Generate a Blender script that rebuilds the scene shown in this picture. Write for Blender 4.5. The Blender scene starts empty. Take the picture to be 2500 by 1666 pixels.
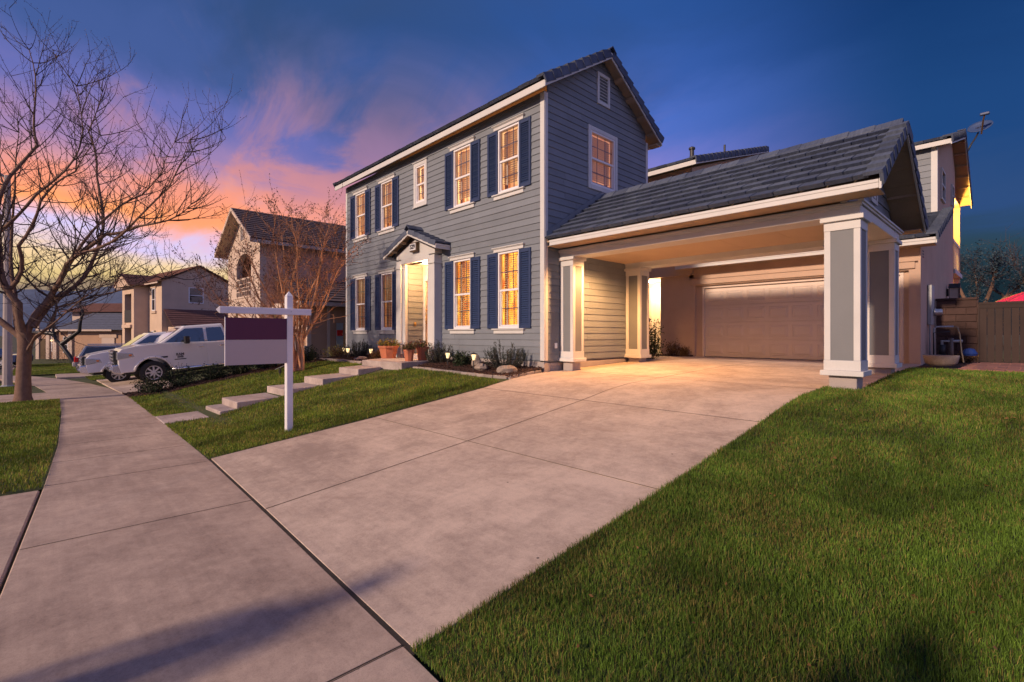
import bpy, math, random
import numpy as np
from mathutils import Vector, Matrix
R = math.radians
rnd = random.Random(7)
scene = bpy.context.scene
col = scene.collection

# ---------------------------------------------------------------- camera
cd = bpy.data.cameras.new("camera"); cam = bpy.data.objects.new("camera", cd); col.objects.link(cam)
cam.location = (7.2855, -7.8956, 0.81)
cam.rotation_euler = (R(90), 0, math.asin(0.7251))
cd.sensor_width = 36; cd.lens = 1193 / 2500 * 36; cd.shift_y = -16 / 2500
cd.clip_start = 0.05; cd.clip_end = 6000
scene.camera = cam

# ---------------------------------------------------------------- sky
def lin(c):
    return tuple((x/255/12.92 if x/255 <= .04045 else ((x/255+.055)/1.055)**2.4) for x in c)
world = bpy.data.worlds.new("World"); scene.world = world; world.use_nodes = True
wt = world.node_tree; wt.nodes.clear()
def wn(t, **k):
    n = wt.nodes.new(t)
    for a, b in k.items(): setattr(n, a, b)
    return n
def wmath(op, a, b=None, clamp=False):
    n = wn('ShaderNodeMath', operation=op, use_clamp=clamp)
    for i, v in enumerate((a, b)):
        if v is None: continue
        if hasattr(v, 'links'): wt.links.new(v, n.inputs[i])
        else: n.inputs[i].default_value = v
    return n.outputs[0]
def wramp(src, stops):
    n = wn('ShaderNodeValToRGB'); cr = n.color_ramp; cr.interpolation = 'EASE'
    while len(cr.elements) < len(stops): cr.elements.new(.5)
    for e, (p, c) in zip(cr.elements, stops): e.position = p; e.color = (*lin(c), 1)
    wt.links.new(src, n.inputs[0]); return n.outputs[0]
def wmix(f, a, b):
    n = wn('ShaderNodeMix', data_type='RGBA'); n.clamp_factor = True
    for v, i in ((f, 0), (a, 6), (b, 7)):
        if hasattr(v, 'links'): wt.links.new(v, n.inputs[i])
        else: n.inputs[i].default_value = v
    return n.outputs[2]
tc = wn('ShaderNodeTexCoord'); sx = wn('ShaderNodeSeparateXYZ'); wt.links.new(tc.outputs['Generated'], sx.inputs[0])
X, Y, Z = sx.outputs
# cloud streaks: noise on the direction flattened onto a high cloud layer
den = wmath('ADD', wmath('MAXIMUM', Z, 0.0), .16)
cv = wn('ShaderNodeCombineXYZ')
wt.links.new(wmath('DIVIDE', X, den), cv.inputs[0]); wt.links.new(wmath('DIVIDE', Y, den), cv.inputs[1])
mp = wn('ShaderNodeMapping'); mp.inputs['Rotation'].default_value = (0, 0, R(28)); mp.inputs['Scale'].default_value = (.75, 1.25, 1)
wt.links.new(cv.outputs[0], mp.inputs[0])
def wnoise(scale, detail, rough, dist=0):
    n = wn('ShaderNodeTexNoise'); n.inputs['Scale'].default_value = scale; n.inputs['Detail'].default_value = detail
    n.inputs['Roughness'].default_value = rough; n.inputs['Distortion'].default_value = dist
    wt.links.new(mp.outputs[0], n.inputs['Vector']); return n.outputs['Fac']
n1 = wnoise(.9, 6, .58, .6); n2 = wnoise(1.25, 8, .62, 1.0)
zc = wmath('MAXIMUM', Z, 0.0)
zz = wmath('ADD', zc, wmath('MULTIPLY', wmath('SUBTRACT', n1, .5), wmath('ADD', wmath('MULTIPLY', zc, .42), .05)))
c = wmath('DIVIDE', wmath('MULTIPLY', X, -1.0), wmath('SQRT', wmath('ADD', wmath('ADD', wmath('MULTIPLY', X, X), wmath('MULTIPLY', Y, Y)), 1e-4)))
sunset = wramp(zz, [(0, (72, 76, 84)), (.045, (92, 90, 88)), (.068, (140, 120, 100)), (.088, (206, 180, 124)), (.118, (222, 192, 148)), (.15, (196, 184, 222)),
                    (.185, (246, 156, 98)), (.22, (206, 142, 140)), (.27, (140, 116, 160)), (.34, (92, 98, 160)), (.42, (60, 82, 136)), (.55, (42, 70, 118)), (1, (34, 60, 108))])
middle = wramp(zz, [(0, (70, 76, 88)), (.05, (130, 110, 110)), (.1, (222, 170, 140)), (.16, (196, 180, 220)), (.22, (158, 136, 190)), (.29, (106, 114, 190)),
                    (.37, (70, 100, 178)), (.45, (50, 84, 154)), (.55, (38, 74, 136)), (1, (28, 60, 112))])
away = wramp(zz, [(0, (14, 26, 36)), (.075, (22, 38, 46)), (.14, (38, 60, 74)), (.2, (40, 68, 112)), (.3, (26, 62, 112)), (.5, (17, 50, 98)), (1, (16, 46, 92))])
behind = wramp(zz, [(0, (142, 134, 160)), (.1, (190, 168, 198)), (.25, (158, 154, 206)), (.45, (108, 124, 184)), (1, (50, 76, 136))])
def wrange(v, a, b):
    n = wn('ShaderNodeMapRange', interpolation_type='SMOOTHSTEP'); wt.links.new(v, n.inputs[0])
    n.inputs[1].default_value = a; n.inputs[2].default_value = b; return n.outputs[0]
skyc = wmix(wrange(c, .62, .96), middle, sunset)
skyc = wmix(wrange(c, .56, .1), skyc, away)
skyc = wmix(wrange(c, -.05, -.75), skyc, behind)
# pink undersides of broken cloud toward the sunset, dusky cloud elsewhere
cl = wrange(n2, .41, .58)
band = wmath('MULTIPLY', wrange(zz, .12, .2), wrange(zz, .56, .36))
pink = wmath('MULTIPLY', wmath('MULTIPLY', cl, band), wrange(c, .38, .86))
pcol = wramp(zz, [(0, (232, 140, 100)), (.2, (236, 142, 104)), (.27, (196, 128, 124)), (.36, (152, 114, 138)), (.5, (98, 94, 126)), (1, (60, 70, 100))])
skyc = wmix(wmath('MULTIPLY', pink, .74), skyc, pcol)
dusk = wmath('MULTIPLY', wmath('MULTIPLY', wrange(n1, .48, .66), wrange(zz, .26, .44)), .26)
skyc = wmix(dusk, skyc, (*lin((52, 66, 92)), 1))
bg = wn('ShaderNodeBackground'); wt.links.new(skyc, bg.inputs[0]); bg.inputs[1].default_value = 1.0
wo = wn('ShaderNodeOutputWorld'); wt.links.new(bg.outputs[0], wo.inputs[0])

# ---------------------------------------------------------------- sun (low dusk light, soft)
sl = bpy.data.lights.new("sun", 'SUN'); sun = bpy.data.objects.new("sun", sl); col.objects.link(sun)
sl.energy = 3.3; sl.angle = R(3.2); sl.color = (1.0, .74, .55)
EL = R(24)
sd = Vector((.05, 1.0, 0)).normalized() * math.cos(EL) + Vector((0, 0, -math.sin(EL)))
sun.rotation_euler = sd.to_track_quat('-Z', 'Y').to_euler()

vs = scene.view_settings
vs.view_transform = 'Standard'; vs.look = 'None'; vs.exposure = 0.42; vs.gamma = 1.0; vs.use_curve_mapping = False
scene.render.engine = 'CYCLES'
scene.cycles.use_denoising = True
scene.cycles.max_bounces = 5; scene.cycles.diffuse_bounces = 3; scene.cycles.transparent_max_bounces = 8; scene.cycles.adaptive_threshold = .02
scene.cycles.sample_clamp_indirect = 4.0

# ---------------------------------------------------------------- materials
MATS = {}
class NT:
    def __init__(s, m):
        s.t = m.node_tree; s.b = s.t.nodes['Principled BSDF']; s.o = s.t.nodes['Material Output']
    def n(s, typ, ins=None, **k):
        x = s.t.nodes.new(typ)
        for a, b in k.items(): setattr(x, a, b)
        for a, b in (ins or {}).items(): s.set(x.inputs[a], b)
        return x
    def set(s, sock, v):
        if hasattr(v, 'links'): s.t.links.new(v, sock)
        else: sock.default_value = v
    def pos(s, scale=(1, 1, 1), obj=False, rot=(0, 0, 0)):
        src = s.n('ShaderNodeTexCoord').outputs['Object'] if obj else s.n('ShaderNodeNewGeometry').outputs['Position']
        return s.n('ShaderNodeMapping', {'Vector': src, 'Scale': scale, 'Rotation': rot}).outputs[0]
    def noise(s, scale, detail=4, rough=.55, vec=None, dist=0):
        x = s.n('ShaderNodeTexNoise', {'Scale': scale, 'Detail': detail, 'Roughness': rough, 'Distortion': dist})
        s.set(x.inputs['Vector'], vec or s.pos()); return x.outputs['Fac']
    def rng(s, v, a, b, c=0., d=1.):
        return s.n('ShaderNodeMapRange', {0: v, 1: a, 2: b, 3: c, 4: d}).outputs[0]
    def math(s, op, a, b=0., clamp=False):
        return s.n('ShaderNodeMath', {0: a, 1: b}, operation=op, use_clamp=clamp).outputs[0]
    def mix(s, f, a, b, mode='MIX'):
        x = s.n('ShaderNodeMix', data_type='RGBA', blend_type=mode)
        s.set(x.inputs[0], f); s.set(x.inputs[6], a); s.set(x.inputs[7], b); return x.outputs[2]
    def bump(s, h, strength=.3, dist=.01):
        x = s.n('ShaderNodeBump', {'Height': h, 'Strength': strength, 'Distance': dist}); s.set(s.b.inputs['Normal'], x.outputs[0])
def c4(c, k=1.): return (c[0]*k, c[1]*k, c[2]*k, 1)
def new(name):
    m = bpy.data.materials.new(name); m.use_nodes = True; MATS[name] = m; return m, NT(m)
def M(name, c, rough=.7, var=.18, scale=3., fine=60., bump=.15, bdist=.004, metal=0., spec=.4, objvar=0., obj=False, coat=0.):
    m, t = new(name)
    v = t.pos(obj=obj)
    f = t.math('ADD', t.math('MULTIPLY', t.noise(scale, 5, .6, v), .65), t.math('MULTIPLY', t.noise(fine, 2, .5, v), .35))
    k = t.rng(f, .3, .7)
    cc = t.mix(k, c4(c, 1-var), c4(c, 1+var))
    if objvar:
        r = t.n('ShaderNodeObjectInfo').outputs['Random']
        cc = t.mix(1., cc, t.mix(r, c4((1, 1, 1), 1-objvar), c4((1, 1, 1), 1+objvar)), 'MULTIPLY')
    t.set(t.b.inputs['Base Color'], cc)
    t.b.inputs['Roughness'].default_value = rough; t.b.inputs['Metallic'].default_value = metal
    t.b.inputs['Specular IOR Level'].default_value = spec
    if coat: t.b.inputs['Coat Weight'].default_value = coat; t.b.inputs['Coat Roughness'].default_value = .04
    if bump: t.bump(f, bump, bdist)
    return m
def emit(name, c, s, var=0., scale=4., stretch=(1, 1, 1)):
    m, t = new(name); t.t.nodes.remove(t.b)
    cc = c4(c)
    if var:
        f = t.rng(t.noise(scale, 3, .5, t.pos(stretch)), .35, .65); cc = t.mix(f, c4((c[0]*(1-var*.6), c[1]*(1-var), c[2]*(1-var))), c4(c, 1.1))
    if name.startswith('room'): s = t.rng(t.n('ShaderNodeObjectInfo').outputs['Random'], 0., 1., s*.55, s*1.35)
    e = t.n('ShaderNodeEmission', {'Color': cc, 'Strength': s}); t.t.links.new(e.outputs[0], t.o.inputs[0]); return m
def glassm(name, tint=(1, 1, 1), ior=1.5, rough=.0):
    m, t = new(name); t.t.nodes.remove(t.b)
    fr = t.n('ShaderNodeFresnel', {'IOR': ior}).outputs[0]
    a = t.n('ShaderNodeBsdfTransparent', {'Color': c4(tint)}).outputs[0]; g = t.n('ShaderNodeBsdfGlossy', {'Roughness': rough}).outputs[0]
    x = t.n('ShaderNodeMixShader', {0: fr}); t.t.links.new(a, x.inputs[1]); t.t.links.new(g, x.inputs[2])
    t.t.links.new(x.outputs[0], t.o.inputs[0]); return m

M('siding', (.172, .190, .218), .62, .13, 1.6, 40, .12, .002, objvar=.08)
M('trim', (.56, .55, .54), .55, .07, 2.5, 60, .12, .002, objvar=.03)
M('column_panel', (.165, .172, .185), .6, .07, 2, 70, .1)
M('shutter', (.022, .040, .105), .5, .10, 3, 60, .1)
M('stucco', (.50, .35, .26), .9, .10, 1.5, 120, .5, .006)
M('foundation', (.36, .31, .29), .9, .12, 3, 90, .5, .008)
M('soffit', (.40, .29, .20), .75, .10, 3, 40, .15)
M('ceiling_board', (.50, .38, .27), .75, .08, 2, 50, .1)
M('vinyl', (.74, .72, .74), .4, .03, 3, 60, 0)
M('dark_metal', (.03, .03, .032), .5, .15, 5, 60, .05)
M('steel', (.42, .42, .42), .35, .12, 5, 60, .05, metal=.7)
M('galvanised', (.36, .38, .38), .5, .15, 6, 60, .05, metal=.3)
M('garage_paint', (.66, .54, .46), .5, .05, 2, 60, .08)
M('sign_white', (.70, .68, .70), .5, .05, 3, 50, .08)
M('sign_purple', (.085, .011, .045), .45, .05, 2, 50, 0)
M('sign_grey', (.46, .38, .36), .5, .04, 2, 50, 0)
M('terracotta', (.46, .15, .075), .75, .18, 6, 60, .2)
M('mulch', (.060, .028, .020), .95, .55, 14, 90, .8, .03)
M('rock', (.28, .22, .18), .9, .35, 9, 60, .8, .02)
M('block', (.070, .040, .034), .95, .22, 6, 120, .6, .01, objvar=.16)
M('gate_wood', (.030, .015, .012), .7, .25, 3, 50, .3, objvar=.2)
M('paver', (.26, .12, .095), .9, .2, 6, 70, .5, .01, objvar=.22)
M('edging', (.30, .25, .22), .9, .22, 8, 70, .6, .01, objvar=.18)
M('bark', (.17, .10, .070), .9, .35, 10, 60, .8, .02)
M('crape_bark', (.55, .28, .15), .75, .28, 7, 40, .4, .01)
M('twig', (.055, .036, .036), .85, .25, 9, 60, .2)
M('rust_twig', (.40, .19, .10), .85, .25, 9, 60, .2)
M('brass', (.45, .27, .09), .35, .1, 5, 60, 0, metal=.8)
M('alloy', (.58, .57, .56), .35, .05, 5, 60, 0, metal=.25)
M('tyre', (.028, .027, .027), .85, .2, 8, 80, .2)
M('chrome', (.80, .80, .82), .2, .03, 5, 60, 0, metal=1.)
M('truck_white', (.78, .75, .74), .30, .02, 1, 30, 0, coat=.8)
M('van_silver', (.22, .22, .24), .30, .03, 1, 30, 0, metal=.35, coat=.8)
M('car_blue', (.020, .035, .10), .3, .05, 1, 30, 0, coat=.8)
M('black_plastic', (.018, .018, .02), .45, .1, 5, 60, 0)
M('lamp_amber', (.75, .22, .03), .25, .1, 20, 60, 0)
M('lamp_red', (.50, .015, .012), .25, .1, 20, 60, 0)
M('lamp_clear', (.55, .55, .58), .12, .3, 30, 60, .3, metal=.6)
M('door_wood', (.36, .16, .055), .45, .2, 5, 40, .1)
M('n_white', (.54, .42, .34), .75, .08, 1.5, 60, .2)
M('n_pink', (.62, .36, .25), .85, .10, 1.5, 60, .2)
M('n_beige', (.54, .40, .30), .9, .12, 1.2, 60, .3)
M('n_tan', (.42, .26, .17), .9, .12, 1.2, 60, .3)
M('n_roof', (.115, .085, .088), .85, .25, 3, 40, .3)
M('n_roof_red', (.16, .075, .06), .85, .25, 3, 40, .3)
M('n_roof_grey', (.11, .12, .16), .85, .22, 3, 40, .3)
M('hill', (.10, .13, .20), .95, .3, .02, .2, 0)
M('magenta', (.55, .012, .10), .7, .06, 2, 50, .05)
M('dish', (.045, .075, .17), .5, .06, 4, 50, 0)
M('hose', (.34, .27, .17), .6, .1, 5, 50, 0)
M('blue_cap', (.012, .04, .20), .5, .1, 5, 50, 0)
M('copper_pipe', (.20, .15, .12), .5, .3, 9, 50, 0, metal=.4)
M('asphalt', (.055, .055, .058), .9, .2, 3, 120, .3)
M('far_ground', (.060, .068, .038), .95, .3, .4, 9, .2)
M('curtain', (.50, .20, .07), .8, .1, 3, 50, 0)
M('blind', (.72, .60, .46), .6, .04, 3, 50, 0)
M('plaque_white', (.75, .75, .76), .5, .02, 3, 50, 0)
M('ink', (.03, .03, .05), .6, .02, 3, 50, 0)
M('lamp_base', (.10, .06, .03), .4, .1, 3, 50, 0)
M('pot_soil', (.05, .032, .022), .95, .3, 20, 80, .4)
glassm('glass'); M('car_glass', (.010, .020, .045), .04, .05, 2, 30, 0, spec=1., coat=1.)
emit('room_gold', (1.0, .42, .05), 1.9, .8, 4.5, (1, 1, .6))
emit('room_amber', (.95, .34, .09), .42, .7, 4., (1, 1, .6))
emit('room_cream', (1.0, .52, .20), 1.55, .55, 4.)
emit('room_rose', (1.0, .42, .22), .55, .5, 3.)
emit('shade_glow', (1.0, .78, .36), 12.)
emit('bulb', (1.0, .66, .32), 1.7)
emit('lens', (1.0, .86, .62), 16.)
emit('entry_glow', (1.0, .58, .14), 2.4, .3)
emit('mirror_spot', (1.0, .80, .45), 2.)

def concrete(name, c, streak_rot=0.):
    m, t = new(name)
    big = t.noise(.55, 6, .62, dist=.6); mid = t.noise(2.3, 6, .65, dist=.4); fine = t.noise(70, 3, .6); grit = t.noise(260, 2, .5)
    st = t.noise(3.0, 5, .6, t.pos((.35, 7, 1), rot=(0, 0, streak_rot)))
    sm = t.noise(13, 5, .65, dist=.5)
    k = t.math('ADD', t.math('ADD', t.math('MULTIPLY', big, .34), t.math('MULTIPLY', mid, .26)), t.math('ADD', t.math('MULTIPLY', st, .08), t.math('ADD', t.math('MULTIPLY', fine, .16), t.math('MULTIPLY', sm, .16))))
    tm = t.rng(t.noise(1.5, 4, .6, t.pos((2.6, .22, 1))), .58, .72)
    cc = t.mix(t.rng(k, .42, .58), c4((c[0]*.62, c[1]*.60, c[2]*.62)), c4(c, 1.18))
    stain = t.rng(t.noise(.9, 5, .7, t.pos((1, 1, 1)), dist=1.2), .60, .74)
    cc = t.mix(t.math('MULTIPLY', stain, .6), cc, c4((c[0]*.58, c[1]*.53, c[2]*.52)))
    cc = t.mix(t.math('MULTIPLY', t.math('MULTIPLY', tm, t.rng(t.noise(.6, 3), .45, .6)), .38), cc, c4(c, .5))
    vor = t.n('ShaderNodeTexVoronoi', {'Scale': 3.4, 'Vector': t.pos()}, feature='F1').outputs['Distance']
    cc = t.mix(t.math('MULTIPLY', t.rng(vor, .045, .02), t.rng(t.noise(1.1), .5, .56)), cc, c4((.05, .04, .04)))
    cc = t.mix(t.math('MULTIPLY', t.rng(grit, .56, .68), .5), cc, c4(c, .5)); cc = t.mix(t.math('MULTIPLY', t.rng(fine, .56, .70), .4), cc, c4(c, .62))
    crack = t.n('ShaderNodeTexVoronoi', {'Scale': 6., 'Vector': t.n('ShaderNodeMapping', {'Vector': t.pos(), 'Location': (3, 1, 0)}).outputs[0]}, feature='DISTANCE_TO_EDGE').outputs['Distance']
    cm = t.math('MULTIPLY', t.rng(crack, .012, .004), t.rng(t.noise(.8, 3), .60, .66))
    cc = t.mix(t.math('MULTIPLY', cm, .55), cc, c4(c, .4))
    t.set(t.b.inputs['Base Color'], cc); t.b.inputs['Roughness'].default_value = .88
    t.b.inputs['Specular IOR Level'].default_value = .25
    t.bump(t.math('ADD', t.math('MULTIPLY', grit, .5), t.math('MULTIPLY', st, .6)), .22, .004)
    return m
concrete('concrete', (.52, .41, .330)); concrete('walk_concrete', (.45, .345, .275)); concrete('step_concrete', (.46, .38, .345))

def tilem():
    m, t = new('roof_tile')
    w = t.noise(30, 4, .6, t.pos((1, .12, .12)))
    f = t.noise(5, 5, .6)
    r = t.n('ShaderNodeObjectInfo').outputs['Random']
    cc = t.mix(t.rng(t.math('ADD', t.math('MULTIPLY', w, .6), t.math('MULTIPLY', f, .4)), .35, .65), c4((.050, .064, .104)), c4((.090, .112, .172)))
    cc = t.mix(1., cc, t.mix(r, c4((.66, .68, .76)), c4((1.30, 1.26, 1.16))), 'MULTIPLY')
    t.set(t.b.inputs['Base Color'], cc); t.b.inputs['Roughness'].default_value = .8
    t.bump(w, .5, .008)
tilem()
def grassm(name, g, dry, patch):
    m, t = new(name)
    isl = t.n('ShaderNodeNewGeometry').outputs['Random Per Island']
    p = t.rng(t.noise(.9, 4, .65, dist=.5), .42, .66)
    q = t.rng(t.noise(3.1, 3, .6), .4, .62)
    base = t.mix(isl, c4(g, .60), c4(g, 1.5))
    dr = t.mix(isl, c4(dry, .65), c4(dry, 1.35))
    amt = t.math('ADD', t.math('MULTIPLY', p, patch), t.math('MULTIPLY', q, patch*.45))
    sel = t.n('ShaderNodeMath', {0: t.math('FRACT', t.math('MULTIPLY', isl, 37.3)), 1: amt}, operation='LESS_THAN').outputs[0]
    cc = t.mix(sel, base, dr)
    if name.startswith('grass'):
        lo = t.rng(t.noise(1.0, 4, .6, t.pos((1.3, .8, 1)), dist=.8), .36, .64, .62, 1.45)
        cc = t.mix(1., cc, t.n('ShaderNodeCombineXYZ', {0: lo, 1: lo, 2: lo}).outputs[0], 'MULTIPLY')
    t.set(t.b.inputs['Base Color'], cc); t.b.inputs['Roughness'].default_value = .6; t.b.inputs['Specular IOR Level'].default_value = .25
    tr = t.n('ShaderNodeBsdfTranslucent', {'Color': cc}); x = t.n('ShaderNodeMixShader', {0: .28})
    t.t.links.new(t.b.outputs[0], x.inputs[1]); t.t.links.new(tr.outputs[0], x.inputs[2]); t.t.links.new(x.outputs[0], t.o.inputs[0])
    return m
grassm('grass_blade', (.090, .158, .020), (.22, .18, .052), .32)
grassm('grass_blade_lush', (.115, .165, .018), (.25, .205, .050), .34)
M('joint', (.035, .028, .024), .95, .4, 8, 60, .4)
M('soil', (.060, .072, .024), .95, .4, 6, 40, .4, .02)
grassm('leaf_dark', (.030, .045, .020), (.060, .058, .030), .3)
grassm('leaf_rosemary', (.050, .060, .046), (.075, .065, .05), .35)
grassm('leaf_lime', (.22, .20, .035), (.30, .16, .05), .35)
grassm('leaf_mixed', (.11, .09, .035), (.20, .055, .05), .4)
grassm('leaf_rust', (.16, .085, .03), (.22, .12, .05), .5)
grassm('leaf_blue', (.045, .075, .095), (.06, .08, .10), .3)
grassm('bud', (.10, .06, .055), (.14, .08, .06), .5)

# ---------------------------------------------------------------- mesh helpers
class MB:
    def __init__(s): s.v = []; s.f = []; s.m = []
    def add(s, vs, fs, mi=0):
        o = len(s.v); s.v += [tuple(p) for p in vs]; s.f += [tuple(i+o for i in f) for f in fs]; s.m += [mi]*len(fs); return s
    def box(s, x0, x1, y0, y1, z0, z1, mi=0):
        return s.add([(x0,y0,z0),(x1,y0,z0),(x1,y1,z0),(x0,y1,z0),(x0,y0,z1),(x1,y0,z1),(x1,y1,z1),(x0,y1,z1)],
                     [(0,3,2,1),(4,5,6,7),(0,1,5,4),(1,2,6,5),(2,3,7,6),(3,0,4,7)], mi)
    def prism(s, poly, a, b, axis='x', mi=0):
        n = len(poly)
        def P(t, p):
            return (t, p[0], p[1]) if axis == 'x' else (p[0], t, p[1]) if axis == 'y' else (p[0], p[1], t)
        vs = [P(a, p) for p in poly] + [P(b, p) for p in poly]
        fs = [tuple(range(n))[::-1], tuple(range(n, 2*n))] + [(i, (i+1) % n, n+(i+1) % n, n+i) for i in range(n)]
        return s.add(vs, fs, mi)
    def obox(s, o, u, v, w, mi=0):
        o, u, v, w = map(Vector, (o, u, v, w))
        vs = [o, o+u, o+u+v, o+v, o+w, o+u+w, o+u+v+w, o+v+w]
        return s.add(vs, [(0,3,2,1),(4,5,6,7),(0,1,5,4),(1,2,6,5),(2,3,7,6),(3,0,4,7)], mi)
    def tube(s, pts, rad, n=6, cap=True, mi=0):
        pts = [Vector(p) for p in pts]; k = len(pts)
        if not hasattr(rad, '__len__'): rad = [rad]*k
        t0 = (pts[1]-pts[0]).normalized(); ref = Vector((0, 0, 1)) if abs(t0.z) < .9 else Vector((1, 0, 0))
        a = t0.cross(ref).normalized(); vs = []
        for i, p in enumerate(pts):
            t = (pts[min(i+1, k-1)]-pts[max(i-1, 0)])
            t = t.normalized() if t.length > 1e-9 else t0
            a = (a - t*a.dot(t)); a = a.normalized() if a.length > 1e-6 else t.cross(Vector((1, .3, .2))).normalized()
            b = t.cross(a)
            for j in range(n):
                w = 2*math.pi*j/n; vs.append(p + (a*math.cos(w)+b*math.sin(w))*rad[i])
        fs = [(i*n+j, i*n+(j+1) % n, (i+1)*n+(j+1) % n, (i+1)*n+j) for i in range(k-1) for j in range(n)]
        if cap: fs += [tuple(range(n))[::-1], tuple(range((k-1)*n, k*n))]
        return s.add(vs, fs, mi)
    def lathe(s, prof, n=16, c=(0, 0, 0), axis='z', mi=0, cap=True):
        vs = []
        for r, h in prof:
            for j in range(n):
                w = 2*math.pi*j/n; x, y = r*math.cos(w), r*math.sin(w)
                p = (x, y, h) if axis == 'z' else (h, x, y) if axis == 'x' else (x, h, y)
                vs.append((c[0]+p[0], c[1]+p[1], c[2]+p[2]))
        k = len(prof)
        fs = [(i*n+j, i*n+(j+1) % n, (i+1)*n+(j+1) % n, (i+1)*n+j) for i in range(k-1) for j in range(n)]
        if cap: fs += [tuple(range(n))[::-1], tuple(range((k-1)*n, k*n))]
        return s.add(vs, fs, mi)
    def ball(s, c, r, sx=1, sy=1, sz=1, n=10, m=6, jit=0., rg=None, mi=0):
        vs = [(c[0], c[1], c[2]-r*sz)]
        for i in range(1, m):
            p = math.pi*i/m - math.pi/2
            for j in range(n):
                w = 2*math.pi*j/n; k = r*(1+(rg.uniform(-jit, jit) if rg else 0))
                vs.append((c[0]+k*sx*math.cos(p)*math.cos(w), c[1]+k*sy*math.cos(p)*math.sin(w), c[2]+k*sz*math.sin(p)))
        vs.append((c[0], c[1], c[2]+r*sz)); e = len(vs)-1
        fs = [(0, 1+(j+1) % n, 1+j) for j in range(n)]
        for i in range(m-2): fs += [(1+i*n+j, 1+i*n+(j+1) % n, 1+(i+1)*n+(j+1) % n, 1+(i+1)*n+j) for j in range(n)]
        b = 1+(m-2)*n; fs += [(b+j, b+(j+1) % n, e) for j in range(n)]
        return s.add(vs, fs, mi)
    def mesh(s, name, mats, smooth=False):
        me = bpy.data.meshes.new(name); me.from_pydata(s.v, [], s.f)
        for k in (mats if isinstance(mats, (list, tuple)) else [mats]): me.materials.append(MATS[k])
        if any(s.m): me.polygons.foreach_set('material_index', s.m)
        if smooth: me.polygons.foreach_set('use_smooth', [True]*len(s.f))
        me.validate(); me.update(); return me
    def build(s, name, mats, parent=None, loc=(0, 0, 0), rot=(0, 0, 0), bevel=0., smooth=False, seg=1):
        return place(name, s.mesh(name, mats, smooth), parent, loc, rot, bevel=bevel, seg=seg)
def place(name, me, parent=None, loc=(0, 0, 0), rot=(0, 0, 0), scale=(1, 1, 1), bevel=0., seg=1):
    o = bpy.data.objects.new(name, me); col.objects.link(o); o.parent = parent
    o.location = loc; o.rotation_euler = rot; o.scale = scale
    if bevel:
        b = o.modifiers.new('bevel', 'BEVEL'); b.width = bevel; b.segments = seg; b.limit_method = 'ANGLE'; b.angle_limit = R(40)
    return o
def tag(o, label=None, cat=None, group=None, kind=None):
    if label: o['label'] = label
    if cat: o['category'] = cat
    if group: o['group'] = group
    if kind: o['kind'] = kind
    return o
def thing(name, label, cat, loc=(0, 0, 0), rot=(0, 0, 0), group=None):
    o = bpy.data.objects.new(name, None); col.objects.link(o); o.location = loc; o.rotation_euler = rot
    o.empty_display_size = .2
    return tag(o, label, cat, group)
def copy_tree(o, parent=None):
    c = o.copy(); col.objects.link(c); c.parent = parent
    for ch in list(o.children): copy_tree(ch, c)
    return c
def text_mesh(txt, size, ext=.002, bold=0.):
    cu = bpy.data.curves.new('lettering', 'FONT'); cu.body = txt; cu.size = size; cu.extrude = ext; cu.offset = bold; cu.align_x = 'CENTER'; cu.align_y = 'CENTER'
    ob = bpy.data.objects.new('lettering_tmp', cu); col.objects.link(ob)
    dg = bpy.context.evaluated_depsgraph_get(); me = bpy.data.meshes.new_from_object(ob.evaluated_get(dg))
    bpy.data.objects.remove(ob); bpy.data.curves.remove(cu); return me
def point_light(name, parent, loc, energy, color, size=.06):
    l = bpy.data.lights.new(name, 'POINT'); l.energy = energy; l.color = color; l.shadow_soft_size = size
    o = bpy.data.objects.new(name, l); col.objects.link(o); o.parent = parent; o.location = loc; return o
def interp(x, xs, ys): return float(np.interp(x, xs, ys))
UNIT = MB().box(0, 1, 0, 1, 0, 1)

# ---------------------------------------------------------------- ground levels
def drive_z(y): return interp(y, [-6.5, -4.15, -1.9, -1.2, -.6, .5, 3.15, 7.2, 12], [-.77, -.5, -.205, -.095, -.035, 0, .09, .12, .12])
def walk_z(x): return -.77 if x > -8 else max(-1.55, -.77 - .029*(-8-x))
def lawn_zv(x, y):
    d = np.interp(y, [-6.42, -4.15, -1.9, -1.2, -.6, .5, 3.15, 7.2], [-.77, -.5, -.205, -.095, -.035, 0, .09, .12]) + .012
    w = np.interp(y, [-6.42, -5.62, -5.2, -4.32, -3.46, -2.5, -1.7, -1.2, -.6], [-.775, -.755, -.64, -.485, -.335, -.185, -.07, -.03, 0])
    t = np.clip((.2-np.asarray(x))/3, 0, 1); z = d*(1-t)+w*t
    return z + np.where(np.asarray(x) < -6.5, (np.maximum(-1.55, -.77-.029*np.maximum(0, -8-np.asarray(x)))+.77)*np.minimum(1, (-6.5-np.asarray(x))/3), 0.)
def lawn_z(x, y): return float(lawn_zv(x, y))
def sheet(name, mat, x0, x1, y0, y1, nx, ny, fz, parent=None, edge=None):
    xs = np.linspace(x0, x1, nx+1); ys = np.linspace(y0, y1, ny+1); b = MB()
    vs = [(x, y, fz(x, y)) for y in ys for x in xs]; n = nx+1
    b.add(vs, [(j*n+i, j*n+i+1, (j+1)*n+i+1, (j+1)*n+i) for j in range(ny) for i in range(nx)])
    return b.build(name, mat, parent, smooth=True)

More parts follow.
